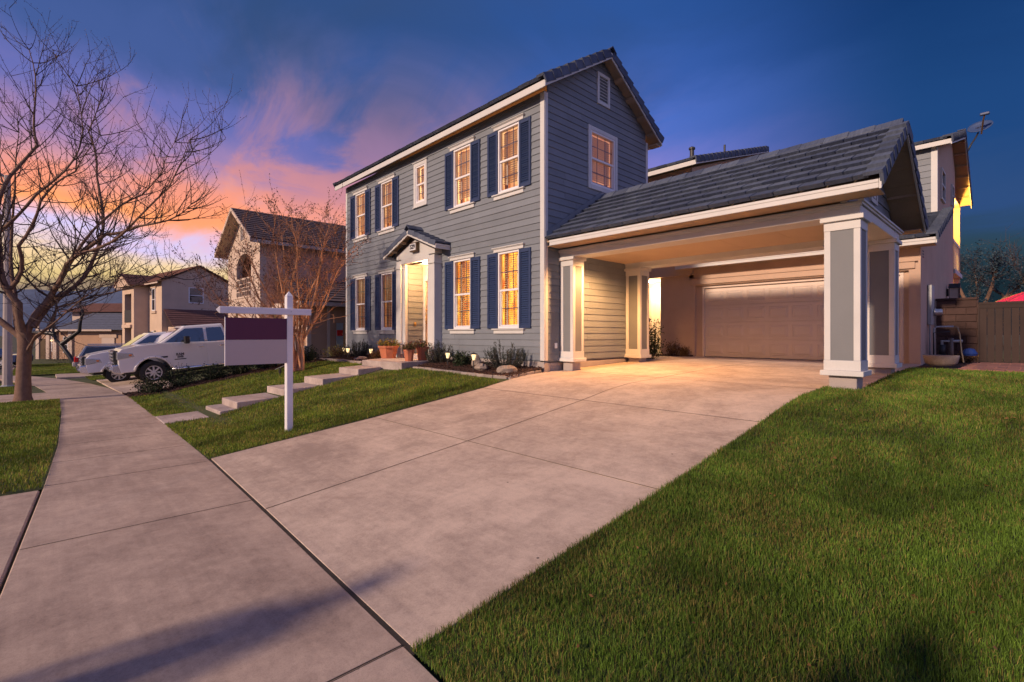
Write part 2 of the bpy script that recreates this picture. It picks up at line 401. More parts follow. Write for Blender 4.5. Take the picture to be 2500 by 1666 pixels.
g = MB(); g.add([(-3000, -3000, -1.72), (3000, -3000, -1.72), (3000, 3000, -1.72), (-3000, 3000, -1.72)], [(0, 1, 2, 3)])
tag(g.build('ground', 'far_ground'), kind='structure')
def base_z(x, y): return (drive_z(y) - .06 if x > -9.4 else walk_z(x) + max(0, min(.75, (y+6.3)*.14)) - .06) if y > -6.5 else walk_z(x) - .06
tag(sheet('ground_near', 'soil', -90, 40, -30, 45, 130, 75, lambda x, y: base_z(x, y) if y > -9.6 else min(base_z(x, y), walk_z(x)-.16)), kind='structure')
tag(sheet('road', 'asphalt', -90, 40, -30, -9.75, 100, 12, lambda x, y: walk_z(x) - .12), kind='structure')
tag(sheet('kerb', 'walk_concrete', -60, 40, -9.75, -9.60, 80, 1, lambda x, y: walk_z(x) + .005), kind='structure')

# driveway of jointed slabs
dw = bpy.data.objects.new('driveway', None); col.objects.link(dw); tag(dw, kind='structure')
def slab(parent, name, mat, poly, fz, thick=.1, n=14, bevel=.004):
    # poly: (xL0,xR0,y0,xL1,xR1,y1) -> slab that follows the slope
    xl0, xr0, y0, xl1, xr1, y1 = poly; b = MB(); top = []; bot = []
    for i in range(n+1):
        t = i/n
        for x, yy in ((xl0+(xl1-xl0)*t, y0[0] if isinstance(y0, tuple) else y0), (xr0+(xr1-xr0)*t, y0[1] if isinstance(y0, tuple) else y0)):
            y = yy+(y1-yy)*t; z = fz(x, y); top.append((x, y, z)); bot.append((x, y, z-thick))
    k = len(top); fs = []
    for i in range(n):
        a = 2*i; fs += [(a, a+1, a+3, a+2), (k+a, k+a+2, k+a+3, k+a+1), (a, a+2, k+a+2, k+a), (a+1, k+a+1, k+a+3, a+3)]
    fs += [(0, k, k+1, 1), (k-2, k-1, 2*k-1, 2*k-2)]
    b.add(top+bot, fs); return b.build(name, mat, parent, bevel=bevel)
G = .006
ylines = [-6.40, -4.15, -1.90, .42, 3.6, 6.98]
def joint(parent, pts, w=.012):
    b = MB()
    for (x0, y0, z0), (x1, y1, z1) in zip(pts[:-1], pts[1:]):
        d = Vector((x1-x0, y1-y0)).normalized(); n_ = Vector((-d.y, d.x))*w/2
        b.add([(x0-n_.x, y0-n_.y, z0), (x1-n_.x, y1-n_.y, z1), (x1+n_.x, y1+n_.y, z1), (x0+n_.x, y0+n_.y, z0)], [(0, 1, 2, 3)])
    return b.build('joint_filler', 'joint', parent)
for y_ in ylines[1:-1]: joint(dw, [(.18 if y_ < .4 else .03, y_, drive_z(y_)+.0015), (5.16, y_, drive_z(y_)+.0015)])
joint(dw, [(2.55, y_, drive_z(y_)+.0016) for y_ in np.linspace(-6.46, 6.97, 80)])
for i in range(5):
    for (a, c_) in ((0.17, 2.55), (2.55, 5.17)):
        a1 = a
        if i >= 3 and a < 1: a = a1 = .02
        if i == 2 and a < 1: a, a1 = .17, .0
        yb0 = ylines[i]+G if i else ((-6.395, -6.468) if a < 1 else (-6.468, -6.562))
        slab(dw, 'slab', 'concrete', (a+G, c_-G, yb0, a1+G, c_-G, ylines[i+1]-G), lambda x, y: drive_z(y))
slab(dw, 'slab', 'concrete', (5.18, 5.62, .6, 5.18, 5.62, 6.98), lambda x, y: drive_z(y)-.004)
slab(dw, 'slab', 'concrete', (-2.7, .02-G, 4.3, -2.7, .02-G, 6.98), lambda x, y: drive_z(y))
# apron beyond the sidewalk, left bottom of the view

# sidewalk
sw = bpy.data.objects.new('sidewalk', None); col.objects.link(sw); tag(sw, kind='structure')
jx = [11.0, 8.0, 5.1, 2.2, .25, -.97, -2.19, -3.41, -4.63, -5.85, -7.07, -8.29, -9.5]
def walk_edge(x): return interp(x, [-9.5, -6, -2.3, .3, 3.06, 11], [-7.69, -7.70, -7.79, -7.93, -8.11, -8.75])
def walk_back(x): return interp(x, [-3, .25, 2.5, 5.14, 11], [-6.39, -6.42, -6.49, -6.585, -6.86])
def yslab(parent, name, mat, x0, x1, f0, f1, fz, bevel=.008, thick=.1):
    n = 4; top = []
    for i in range(n+1):
        x = x0+(x1-x0)*i/n; top += [(x, f0(x), fz(x)), (x, f1(x), fz(x))]
    k = len(top); bot = [(x, y, z-thick) for x, y, z in top]; fs = []
    for i in range(n): a_ = 2*i; fs += [(a_, a_+2, a_+3, a_+1), (k+a_, k+a_+1, k+a_+3, k+a_+2), (a_, k+a_, k+a_+2, a_+2), (a_+1, a_+3, k+a_+3, k+a_+1)]
    fs += [(0, 1, k+1, k), (k-2, 2*k-2, 2*k-1, k-1)]
    return MB().add(top+bot, fs).build(name, mat, parent, bevel=bevel)
for a, b in zip(jx[:-1], jx[1:]): yslab(sw, 'slab', 'walk_concrete', b+G*.6, a-G*.6, walk_edge, walk_back, walk_z)
for x_ in jx[1:-1]: joint(sw, [(x_, walk_edge(x_)+.004, walk_z(x_)+.0015), (x_, walk_back(x_)-.004, walk_z(x_)+.0015)], .010)
joint(sw, [(x_, walk_back(x_)+.012, walk_z(x_)-.002) for x_ in np.linspace(.15, 5.2, 20)], .03)
yslab(dw, 'slab', 'walk_concrete', .36, 4.9, lambda x: -9.6, lambda x: walk_edge(x)-.022, lambda x: walk_z(x)-.004, .012)
path = [(-9.5, -7.14), (-13, -7.22), (-17, -7.5), (-22, -8.1), (-28, -9.2), (-36, -11.6), (-46, -15.5), (-58, -21)]
for (a, b) in zip(path[:-1], path[1:]):
    p, q = Vector(a), Vector(b); m_ = max(1, int((q-p).length/1.6)); nn = Vector((-(q-p).y, (q-p).x)).normalized()*.72
    for i in range(m_):
        s0 = p+(q-p)*(i/m_); s1 = p+(q-p)*((i+1)/m_); w = (q-p).normalized()*.006
        bb = MB(); cs = [s0+nn+w, s1+nn-w, s1-nn-w, s0-nn+w]
        vs_ = [(v.x, v.y, walk_z(v.x)+.006) for v in cs] + [(v.x, v.y, walk_z(v.x)-.1) for v in cs]
        bb.add(vs_, [(0, 1, 2, 3), (7, 6, 5, 4), (0, 4, 5, 1), (1, 5, 6, 2), (2, 6, 7, 3), (3, 7, 4, 0)]); bb.build('slab', 'walk_concrete', sw)

# ================================================================ HOUSE
house = thing('house', 'two storey blue grey clapboard house with navy shutters and attached carport', 'house')
def boards(parent, axis, at, sgn, z0, z1, pitch, lo, hi, opens=(), mat='siding', joint=3.6, zt=None):
    """lap siding: one object per board. lo/hi are functions of z; boards face sgn along the other axis."""
    z = z0; row = 0; rr = random.Random(hash((axis, at, z0)) & 255)
    while z < z1-.03:
        zt_ = min(z+pitch, z1); zc_ = (z+zt_)/2
        segs = [(lo(z), hi(z), lo(zt_), hi(zt_))]
        for (a, b, oz0, oz1) in opens:
            if oz0 < zc_ < oz1:
                out = []
                for s in segs:
                    l, h = max(s[0], s[2]), min(s[1], s[3])
                    if b <= l or a >= h: out.append(s); continue
                    if a > l: out.append((s[0], a, s[2], a))
                    if b < h: out.append((b, s[1], b, s[3]))
                segs = out
        fin = []
        for s in segs:
            L = s[1]-s[0]
            if L > joint:
                n = int(L//joint)+1; cuts = sorted(s[0]+L*(k+rr.uniform(.25, .75))/n for k in range(n-1)) if n > 1 else []
                prev = None
                for cpt in cuts:
                    fin.append(((s[0] if prev is None else prev+.002), cpt-.002, (s[2] if prev is None else prev+.002), cpt-.002)); prev = cpt
                fin.append((prev+.002 if prev else s[0], s[1], prev+.002 if prev else s[2], s[3]))
            else: fin.append(s)
        for (a, b, c_, d) in fin:
            if b-a < .015 and d-c_ < .015: continue
            h = zt_-z+.018
            pr = [(a, .024, z), (b, .024, z), (d, .004, z+h), (c_, .004, z+h), (a, -.004, z), (b, -.004, z), (d, -.004, z+h), (c_, -.004, z+h)]
            vs_ = [((u, at+sgn*o, zz) if axis == 'x' else (at+sgn*o, u, zz)) for u, o, zz in pr]
            MB().add(vs_, [(0, 1, 2, 3), (4, 7, 6, 5), (0, 4, 5, 1), (1, 5, 6, 2), (2, 6, 7, 3), (3, 7, 4, 0)]).build('siding_board', mat, parent)
        z = zt_; row += 1
def wall_panel(b, axis, a0, a1, z0, z1, t0, t1, opens=()):
    """solid wall between thickness planes t0..t1 with rectangular openings"""
    us = sorted({a0, a1, *[u for o in opens for u in (o[0], o[1]) if a0 < u < a1]})
    for u0, u1 in zip(us[:-1], us[1:]):
        uc = (u0+u1)/2; zs = [z0]
        for o in sorted([o for o in opens if o[0] < uc < o[1]], key=lambda o: o[2]): zs += [o[2], o[3]]
        zs.append(z1)
        for k in range(0, len(zs), 2):
            if zs[k+1]-zs[k] > .001:
                if axis == 'x': b.box(u0, u1, t0, t1, zs[k], zs[k+1])
                else: b.box(t0, t1, u0, u1, zs[k], zs[k+1])
P_ = .153; ZS = .231; EAVE = 6.08
WGF = (.954, 2.772); WUF = (4.18, 5.718); WC = [-1.122, -2.902, -6.83, -8.645]; HW = .366
fop = [(c_-HW, c_+HW, *WGF) for c_ in WC] + [(c_-HW, c_+HW, *WUF) for c_ in WC] + [(-5.12, -4.64, 4.66, 5.74)] + [(-5.42, -4.08, .0, 2.90)]
wf = MB(); wall_panel(wf, 'x', -9.75, 0, ZS-.05, EAVE+.08, .004, .12, fop)
wall_front = wf.build('clapboard_wall', 'siding', house)
boards(wall_front, 'x', 0, -1, ZS, EAVE+.05, P_, lambda z: -9.68, lambda z: -.085, fop + [(-5.83, -3.83, 0, 3.1)])
SL = .628
def roof_under(y): return 6.19 + SL*(min(y, 4.2-y)+.3) - .02
gop = [(1.63, 2.63, 4.45, 5.77), (1.91, 2.38, 6.52, 7.26)]
wg = MB(); wall_panel(wg, 'y', .004, 4.2, ZS-.05, 6.1, -.12, -.004, gop)
wg.prism([(.0, 6.1), (4.2, 6.1), (2.1, roof_under(2.1)-.02)], -.12, -.006, 'x')
wall_gable = wg.build('gable_wall', 'siding', house)
ymin = lambda z: max(.085, (z-6.19+.02)/SL-.3)
boards(wall_gable, 'y', 0, 1, ZS, 7.62, P_, ymin, lambda z: min(4.12, 4.2-max(0, (z-6.17)/SL-.3)), gop, joint=3.0)
bk = MB(); wall_panel(bk, 'x', -9.75, 0, 0, EAVE, 4.08, 4.2); wall_panel(bk, 'y', .12, 4.08, 0, EAVE, -9.75, -9.63); bk.prism([(0, EAVE), (4.2, EAVE), (2.1, roof_under(2.1)-.02)], -9.75, -9.64, 'x')
bk.build('rear_wall', 'siding', house)
fd = MB(); fd.box(-9.73, -.004, .0, .2, -.6, .207); fd.box(-.2, -.004, .201, 4.2, -.4, .207)
fd.build('foundation', 'foundation', house, bevel=.008)
ct = MB()
for x0, x1, y0, y1 in ((-.10, .026, -.03, .0), (.004, .03, .002, .09), (-9.79, -9.68, -.03, .0), (.004, .026, 4.12, 4.22)): ct.box(x0, x1, y0, y1, ZS+.0, EAVE+.05)
ct.build('corner_board', 'trim', house, bevel=.004)

def window(axis, at, sgn, c_, z0, z1, hw, room, casing='hood', bars=2, drop=1., shutters=False, slat=.052):
    """double-hung window: frame + rail, panes, glazing bars, blind, lit room box. Local: u along wall, d outwards, z."""
    def pt(u, d, z): return (u, at+sgn*d, z) if axis == 'x' else (at+sgn*d, u, z)
    def bx(b, u0, u1, d0, d1, za, zb, mi=0):
        p, q = pt(u0, d0, za), pt(u1, d1, zb); b.box(min(p[0], q[0]), max(p[0], q[0]), min(p[1], q[1]), max(p[1], q[1]), za, zb, mi)
    u0, u1 = c_-hw, c_+hw; zm = (z0+z1)/2; fw = .042
    b = MB(); bx(b, u0, u0+fw, -.08, .030, z0, z1); bx(b, u1-fw, u1, -.08, .030, z0, z1); bx(b, u0+fw, u1-fw, -.08, .028, z1-fw, z1); bx(b, u0+fw, u1-fw, -.08, .034, z0, z0+fw+.012)
    w = b.build('window', 'vinyl', house, bevel=.004)
    b = MB(); bx(b, u0+fw, u1-fw, -.055, .012, zm-.024, zm+.024); b.build('meeting_rail', 'vinyl', w, bevel=.003)
    s = MB()
    for a in (u0+fw, u1-fw-.028): bx(s, a, a+.028, -.062, -.012, z0+fw, zm-.024)
    bx(s, u0+fw+.028, u1-fw-.028, -.062, -.012, z0+fw+.012, z0+fw+.045); s.build('sash', 'vinyl', w)
    for za, zb, d in ((z0+fw, zm-.02, -.045), (zm+.02, z1-fw, -.022)):
        g_ = MB(); p = [pt(u0+fw, d, za), pt(u1-fw, d, za), pt(u1-fw, d, zb), pt(u0+fw, d, zb)]; g_.add(p, [(0, 1, 2, 3)]); g_.build('pane', 'glass', w)
    k = MB()
    for i in range(1, bars+1):
        u = u0+fw+(u1-u0-2*fw)*i/(bars+1)
        bx(k, u-.009, u+.009, -.058, -.050, z0+fw, zm-.02); bx(k, u-.009, u+.009, -.036, -.028, zm+.02, z1-fw)
    for za, zb, d in ((z0+fw, zm, -.058), (zm, z1-fw, -.036)): bx(k, u0+fw, u1-fw, d+.001, d+.007, (za+zb)/2-.009, (za+zb)/2+.009)
    k.build('glazing_bar', 'shutter', w)
    if drop:
        sb = MB(); n = int((z1-z0-.10)*drop/slat); tl = random.Random(int(c_*91+z0*13)).uniform(.004, .016)
        for i in range(n):
            zz = z1-.075-slat*i
            pa = [pt(u0+fw, -.105, zz+tl), pt(u1-fw, -.105, zz+tl), pt(u1-fw, -.145, zz-tl), pt(u0+fw, -.145, zz-tl)]
            pb = [(x, y, z-.003) for x, y, z in pa]
            sb.add(pa+pb, [(0, 1, 2, 3), (7, 6, 5, 4), (0, 4, 5, 1), (2, 6, 7, 3)])
        for q in (.22, .78):
            u = u0+fw+(u1-u0-2*fw)*q; bx(sb, u-.012, u+.012, -.100, -.098, z1-.075-slat*n, z1-.07)
        o = sb.build('blind', 'blind', w); o['kind'] = 'stuff'
    rb = MB()
    D = .95; p = lambda u, d, z: pt(u, d, z)
    ua, ub, za, zb = u0-.3, u1+.3, z0-.05, z1+.12
    rb.add([p(ua, -D, za), p(ub, -D, za), p(ub, -D, zb), p(ua, -D, zb)], [(0, 1, 2, 3)])
    rb.add([p(ua, -.13, za), p(ua, -D, za), p(ua, -D, zb), p(ua, -.13, zb), p(ub, -.13, za), p(ub, -D, za), p(ub, -D, zb), p(ub, -.13, zb)], [(0, 1, 2, 3), (4, 7, 6, 5), (0, 4, 5, 1), (2, 6, 7, 3)])
    rb.build('lit_room', room, w)
    rw_ = random.Random(int(c_*100)+int(z0*10)+500)
    cu_ = MB(); cwid = rw_.uniform(.05, .15)
    for a_, e_ in ((u0-.02, u0+fw+cwid), (u1-fw-rw_.uniform(.03, .12), u1+.02)): bx(cu_, a_, e_, -.24, -.215, z0-.02, z1+.02)
    cu_.build('curtain', 'curtain', w)
    fn = MB(); fu = rw_.uniform(u0, c_); bx(fn, fu, fu+rw_.uniform(.25, .6), -.80, -.62, z0-.04, z0+rw_.uniform(.18, .5)); fn.build('furniture', 'lamp_base', w)
    pf = MB(); pu = rw_.uniform(u0-.05, c_); pz = rw_.uniform(z0+.75*(z1-z0)*.6, z1-.45); bx(pf, pu, pu+.32, -.94, -.92, pz, pz+.36); pf.build('wall_picture', 'plaque_white', w)
    if casing == 'hood':
        h = MB(); bx(h, u0-.145, u1+.145, .0, .052, z1+.012, z1+.102); bx(h, u0-.185, u1+.185, .0, .088, z1+.102, z1+.124); bx(h, u0-.165, u1+.165, .0, .070, z1+.086, z1+.102); h.build('window_hood', 'trim', w, bevel=.004)
        h = MB(); bx(h, u0-.185, u1+.185, .0, .085, z0-.034, z0-.004); bx(h, u0-.145, u1+.145, .0, .048, z0-.125, z0-.034); h.build('window_sill', 'trim', w, bevel=.004)
    else:
        h = MB(); cw = .105
        bx(h, u0-cw, u0, .0, .042, z0-cw, z1+cw); bx(h, u1, u1+cw, .0, .042, z0-cw, z1+cw); bx(h, u0, u1, .0, .040, z1, z1+cw); bx(h, u0, u1, .0, .044, z0-cw, z0)
        if casing == 'sill': bx(h, u0-cw-.02, u1+cw+.02, .0, .07, z0-cw-.03, z0-cw); bx(h, u0-cw-.03, u1+cw+.03, .0, .07, z1+cw, z1+cw+.025)
        h.build('casing', 'trim', w, bevel=.004)
    if shutters:
        for side in (-1, 1):
            a = u1+.005 if side > 0 else u0-.005-.372; e = a+.372
            f = MB(); bx(f, a, a+.058, .012, .052, z0, z1); bx(f, e-.058, e, .012, .052, z0, z1); bx(f, a+.058, e-.058, .012, .050, z0, z0+.085); bx(f, a+.058, e-.058, .012, .050, z1-.085, z1); bx(f, a+.058, e-.058, .012, .018, z0+.085, z1-.085)
            so = f.build('shutter', 'shutter', house, bevel=.004)
            lv = MB(); n = int((z1-z0-.17)/.05); st_ = (z1-z0-.17)/n
            for i in range(n):
                zz = z0+.085+st_*i
                q = [pt(a+.058, .044, zz+.004), pt(e-.058, .044, zz+.004), pt(e-.058, .019, zz+st_*.95), pt(a+.058, .019, zz+st_*.95)]
                q2 = [pt(a+.058, .036, zz), pt(e-.058, .036, zz), pt(e-.058, .012, zz+st_*.8), pt(a+.058, .012, zz+st_*.8)]
                lv.add(q+q2, [(0, 1, 2, 3), (0, 4, 5, 1)])
            o = lv.build('louvres', 'shutter', so); o['kind'] = 'stuff'
    return w
for i, c_ in enumerate(WC):
    window('x', 0, -1, c_, *WGF, HW, 'room_gold' if i < 2 else 'room_amber', shutters=True, drop=.98)
    window('x', 0, -1, c_, *WUF, HW, 'room_cream', shutters=True, drop=.9)
window('x', 0, -1, -4.88, 4.66, 5.74, .24, 'room_cream', 'sill', bars=1, drop=.85)
window('y', 0, 1, 2.13, 4.45, 5.77, .5, 'room_rose', 'plain', bars=2, drop=.9)
# table lamps seen through the two gold windows
for x, y, z, s in ((-2.62, .55, 1.08, 1.), (-.93, .62, 1.36, 1.1)):
    t = thing('table_lamp', 'glowing table lamp seen through the window nearest the front door' if x < -2 else 'glowing table lamp seen through the window nearest the house corner', 'lamp', (x, y, z), group='table lamps in the lit rooms')
    b = MB(); b.lathe([(.02, -.32), (.075, -.32), (.075, -.29), (.03, -.26), (.075, -.12), (.055, -.04), (.02, .0), (.012, .10)], 14); b.build('lamp_base', 'lamp_base', t, smooth=True)
    b = MB(); b.lathe([(.15*s, .04), (.11*s, .26)], 18); b.build('lamp_shade', 'shade_glow', t, smooth=True)
    b = MB(); b.box(-.25, .25, -.2, .2, -.36, -.32)
    for sx_ in (-.22, .18):
        b.box(sx_, sx_+.04, -.18, -.14, -z+.3, -.36); b.box(sx_, sx_+.04, .14, .18, -z+.3, -.36)
    sd_ = thing('side_table', 'small side table under the lamp by the front door window' if x < -2 else 'small side table under the lamp by the corner window', 'table', (x, y, z), group='tables in the lit rooms'); b.build('table_top', 'lamp_base', sd_)
# gable vent
b = MB(); y0, y1, z0, z1 = 1.89, 2.40, 6.50, 7.28
for a in ((y0, y0+.075, z0, z1), (y1-.075, y1, z0, z1), (y0+.075, y1-.075, z0, z0+.075), (y0+.075, y1-.075, z1-.075, z1)): b.box(0, .045, a[0], a[1], a[2], a[3])
gv = b.build('gable_vent', 'trim', house, bevel=.004)
MB().box(-.02, -.01, y0+.05, y1-.05, z0+.05, z1-.05).build('vent_backing', 'ink', gv)
for i in range(8):
    zz = z0+.085+i*.078
    MB().add([(.03, y0+.075, zz), (.03, y1-.075, zz), (-.01, y1-.075, zz+.05), (-.01, y0+.075, zz+.05), (.03, y0+.075, zz+.014), (.03, y1-.075, zz+.014)], [(0, 1, 2, 3), (0, 4, 5, 1), (4, 3, 2, 5)]).build('vent_slat', 'trim', gv)

# ---- roofs built of tiles
TW, TL, TX = .332, .36, .305
tile_me = MB().add([(0.004, .028, .006), (TW-.004, .028, .006), (TW-.004, TL, .0), (.004, TL, 0), (.008, 0, .078), (TW-.008, 0, .078), (TW-.008, TL, .02), (.008, TL, .02)],
                   [(0, 3, 2, 1), (4, 5, 6, 7), (0, 1, 5, 4), (1, 2, 6, 5), (2, 3, 7, 6), (3, 0, 4, 7)]).mesh('roof_tile', 'roof_tile')
rake_me = MB().add([(-.17, 0, .05), (.04, 0, .05), (.04, .36, .0), (-.17, .36, .0), (-.17, 0, .10), (.045, 0, .10), (.035, .36, .045), (-.17, .36, .045)], [(0, 3, 2, 1), (4, 5, 6, 7), (0, 1, 5, 4), (1, 2, 6, 5), (2, 3, 7, 6), (3, 0, 4, 7)]).add([(.006, 0, -.10), (.05, 0, -.10), (.032, .36, -.13), (.002, .36, -.13), (.006, 0, .06), (.05, 0, .06), (.032, .36, .01), (.002, .36, .01)], [(0, 3, 2, 1), (4, 5, 6, 7), (0, 1, 5, 4), (1, 2, 6, 5), (2, 3, 7, 6), (3, 0, 4, 7)]).mesh('rake_tile', 'roof_tile')
ridge_me = MB().prism([(-.15, -.075), (0, .05), (.15, -.075), (.15, -.105), (0, .018), (-.15, -.105)], 0, .40, 'x').mesh('ridge_tile', 'roof_tile')
def tile_slope(parent, xa, xb, y_e, z_e, slope, courses, seed, rows=None):
    """field tiles, eave at y_e rising toward +y"""
    rr = random.Random(seed); an = math.atan(slope)
    for r in (range(courses) if rows is None else rows):
        off = (r % 2)*TW/2; x = xa-off
        d = r*TX
        while x < xb-.02:
            w0, w1 = max(x, xa), min(x+TW, xb)
            if w1-w0 > .05:
                place('roof_tile', tile_me, parent, (w0, y_e+d*math.cos(an)+rr.uniform(-.006, .006), z_e+d*math.sin(an)+rr.uniform(0, .006)), (an+rr.uniform(-.008, .008), rr.uniform(-.006, .006), rr.uniform(-.008, .008)), ((w1-w0)/TW, 1, 1))
            x += TW
def rake_row(parent, x, y_e, z_e, slope, n, sgn, step=.305, seed=1, flip=1):
    rr = random.Random(seed); an = math.atan(slope)
    for i in range(n):
        d = i*step
        place('rake_tile', rake_me, parent, (x, y_e+sgn*d*math.cos(an), z_e+d*math.sin(an)+.012+rr.uniform(0, .006)), (an, 0, 0) if sgn > 0 else (an, 0, math.pi), (flip if sgn > 0 else -flip, 1, 1))
def gable_roof(name, parent, xa, xb, ye, yb, zt, slope, ridge_y, deck=.03, mat='soffit', rear_z=None, rear_slope=None):
    """deck slab over both slopes; zt = top of deck at front eave"""
    zr = zt+slope*(ridge_y-ye); zb = zr-(rear_slope or slope)*(yb-ridge_y)
    b = MB(); b.prism([(ye, zt), (ridge_y, zr), (yb, zb), (yb, zb-deck), (ridge_y, zr-deck*1.1), (ye, zt-deck)], xa, xb, 'x')
    return b.build(name, mat, parent), zr, zb
# main roof
mr, zr, _ = gable_roof('roof', house, -10.07, .275, -.27, 4.47, 6.2, SL, 2.1)
tile_slope(mr, -10.1, .18, -.33, 6.215, SL, 2, 3)
b = MB()
for sg in (1, -1):
    ys = (-.05, 2.1) if sg > 0 else (4.53, 2.1)
    za, zb_ = (6.215+SL*.28+.0, zr+.02) if sg > 0 else (6.205, zr+.02)
    b.obox((-10.1, ys[0], za), (10.27, 0, 0), (0, ys[1]-ys[0], zb_-za), (0, 0, .04))
b.build('tile_field', 'roof_tile', mr)['kind'] = 'stuff'
rake_row(mr, .285, -.33, 6.20, SL, 9, 1, seed=2); rake_row(mr, .285, 4.53, 6.20, SL, 9, -1, seed=3)
rake_row(mr, -10.08, -.33, 6.20, SL, 9, 1, seed=2, flip=-1)
for i in range(28): place('ridge_tile', ridge_me, mr, (-10.1+i*.372, 2.1, zr+.10), (0, R(-1.5), 0))
fb = MB(); fb.box(-10.09, .276, -.302, -.272, 6.05, 6.197); fb.box(-10.09, .276, 4.472, 4.5, 6.05, 6.197); fb.build('fascia', 'trim', house, bevel=.004)
for x0 in (.277, -10.105):
    for y0, y1, s_ in ((-.302, 2.1, 1), (4.502, 2.1, -1)):
        bb = MB(); bb.add([(x0, y0, 6.05), (x0+.028, y0, 6.05), (x0+.028, y1, 6.05+SL*2.402), (x0, y1, 6.05+SL*2.402), (x0, y0, 6.198), (x0+.028, y0, 6.198), (x0+.028, y1, 6.198+SL*2.402), (x0, y1, 6.198+SL*2.402)],
               [(0, 3, 2, 1), (4, 5, 6, 7), (0, 1, 5, 4), (1, 2, 6, 5), (2, 3, 7, 6), (3, 0, 4, 7)]); bb.build('barge_board', 'trim', house, bevel=.004)
for yy in (4.22, 3.72, 3.2, 2.68):
    zz = 6.19+SL*(4.5-yy)-.03
    MB().obox((.03, yy, zz-.10), (.245, 0, 0), (0, -.09, .09*SL), (0, 0, .07)).build('lookout', 'soffit', house)
for yy in (.0, .5, 1.02, 1.54):
    zz = 6.19+SL*(yy+.3)-.03
    MB().obox((.03, yy, zz-.10), (.245, 0, 0), (0, .09, .09*SL), (0, 0, .07)).build('lookout', 'soffit', house)
MB().box(.0, .275, 4.2, 4.47, 6.03, 6.05).build('eave_return', 'soffit', house)

# ---- carport
ZF = 2.865; CS = .628
cr_, zcr, _ = gable_roof('carport_roof', house, .02, 5.93, .06, 4.14, 2.86, CS, 2.1)
tile_slope(cr_, .02, 5.84, .01, 2.872, CS, 8, 11)
b = MB(); b.obox((.02, 4.19, 2.865), (5.9, 0, 0), (0, -2.09, 2.09*CS), (0, 0, .045)); b.build('tile_field', 'roof_tile', cr_)['kind'] = 'stuff'
rake_row(cr_, 5.955, .0, 2.855, CS, 8, 1, seed=5); rake_row(cr_, 5.955, 4.2, 2.855, CS, 8, -1, seed=6)
for i in range(16): place('ridge_tile', ridge_me, cr_, (.03+i*.366, 2.1, zcr+.095+rnd.uniform(0, .008)), (0, R(-2.), 0))
fb = MB(); fb.box(.115, 5.945, .035, .062, 2.745, 2.863); fb.box(.115, 5.945, .026, .036, 2.818, 2.863); fb.build('carport_fascia', 'trim', house, bevel=.004); MB().box(.03, 5.945, 4.138, 4.165, 2.745, 2.863).build('carport_fascia', 'trim', house, bevel=.004)
bb = MB()
for y0, s_ in ((.03, 1), (4.17, -1)):
    y1 = 2.1; L = 2.07*CS; x0 = 5.947
    bb.add([(x0, y0, 2.73), (x0+.03, y0, 2.73), (x0+.03, y1, 2.73+L), (x0, y1, 2.73+L), (x0, y0, 2.862), (x0+.03, y0, 2.862), (x0+.03, y1, 2.862+L), (x0, y1, 2.862+L)],
           [(0, 3, 2, 1), (4, 5, 6, 7), (0, 1, 5, 4), (1, 2, 6, 5), (2, 3, 7, 6), (3, 0, 4, 7)])
bb.build('carport_barge_board', 'trim', house, bevel=.004)
# soffit boards under the rake overhang
for k in range(6):
    for s_, y0 in ((1, .1), (-1, 4.1)):
        ya, yb_ = y0+s_*k*.33, y0+s_*(k+1)*.33-s_*.008
        f = lambda y: 2.83+CS*(min(y, 4.2-y)-.06)-.035
        MB().add([(5.51, ya, f(ya)), (5.945, ya, f(ya)), (5.945, yb_, f(yb_)), (5.51, yb_, f(yb_)), (5.51, ya, f(ya)+.016), (5.945, ya, f(ya)+.016), (5.945, yb_, f(yb_)+.016), (5.51, yb_, f(yb_)+.016)],
                 [(0, 3, 2, 1), (4, 5, 6, 7), (0, 1, 5, 4), (1, 2, 6, 5), (2, 3, 7, 6), (3, 0, 4, 7)]).build('soffit_board', 'soffit', house)
for yy in (.9, 3.3): MB().box(5.51, 5.945, yy, yy+.09, 2.80+CS*(min(yy, 4.2-yy)-.06)-.05, 2.84+CS*(min(yy, 4.2-yy)-.06)-.02).build('lookout', 'soffit', house)
MB().box(.03, 5.94, .063, .48, 2.742, 2.752).build('carport_soffit', 'soffit', house)
MB().box(.03, 5.94, 3.72, 4.138, 2.742, 2.752).build('carport_soffit', 'soffit', house)
# gable end of the carport
gw = MB(); gw.prism([(.5, 2.72), (3.7, 2.72), (2.1, 2.72+1.6*CS)], 5.40, 5.49, 'x'); gw = gw.build('carport_gable', 'siding', house)
cg = lambda z: max(.50, 2.1-(2.1-.06)+(z-2.79)/CS)
boards(gw, 'y', 5.495, 1, 2.73, 4.02, P_*1.25, cg, lambda z: 4.2-cg(z), [(1.86, 2.34, 3.05, 3.5)], joint=9)
b = MB(); b.box(5.5, 5.545, 1.86, 1.93, 3.0, 3.5); b.box(5.5, 5.545, 2.27, 2.34, 3.0, 3.5); b.box(5.5, 5.54, 1.93, 2.27, 3.0, 3.07); b.box(5.5, 5.54, 1.93, 2.27, 3.43, 3.5)
cv_ = b.build('gable_vent', 'trim', house)
MB().box(5.496, 5.499, 1.9, 2.3, 3.03, 3.47).build('vent_backing', 'ink', cv_)
for i in range(4): MB().box(5.5, 5.53, 1.93, 2.27, 3.10+i*.085, 3.14+i*.085).build('vent_slat', 'trim', cv_)
b = MB(); b.box(5.42, 5.5, .47, .56, 2.72, 2.86); b.box(5.42, 5.5, 3.64, 3.73, 2.72, 2.86); b.build('corner_block', 'trim', house)
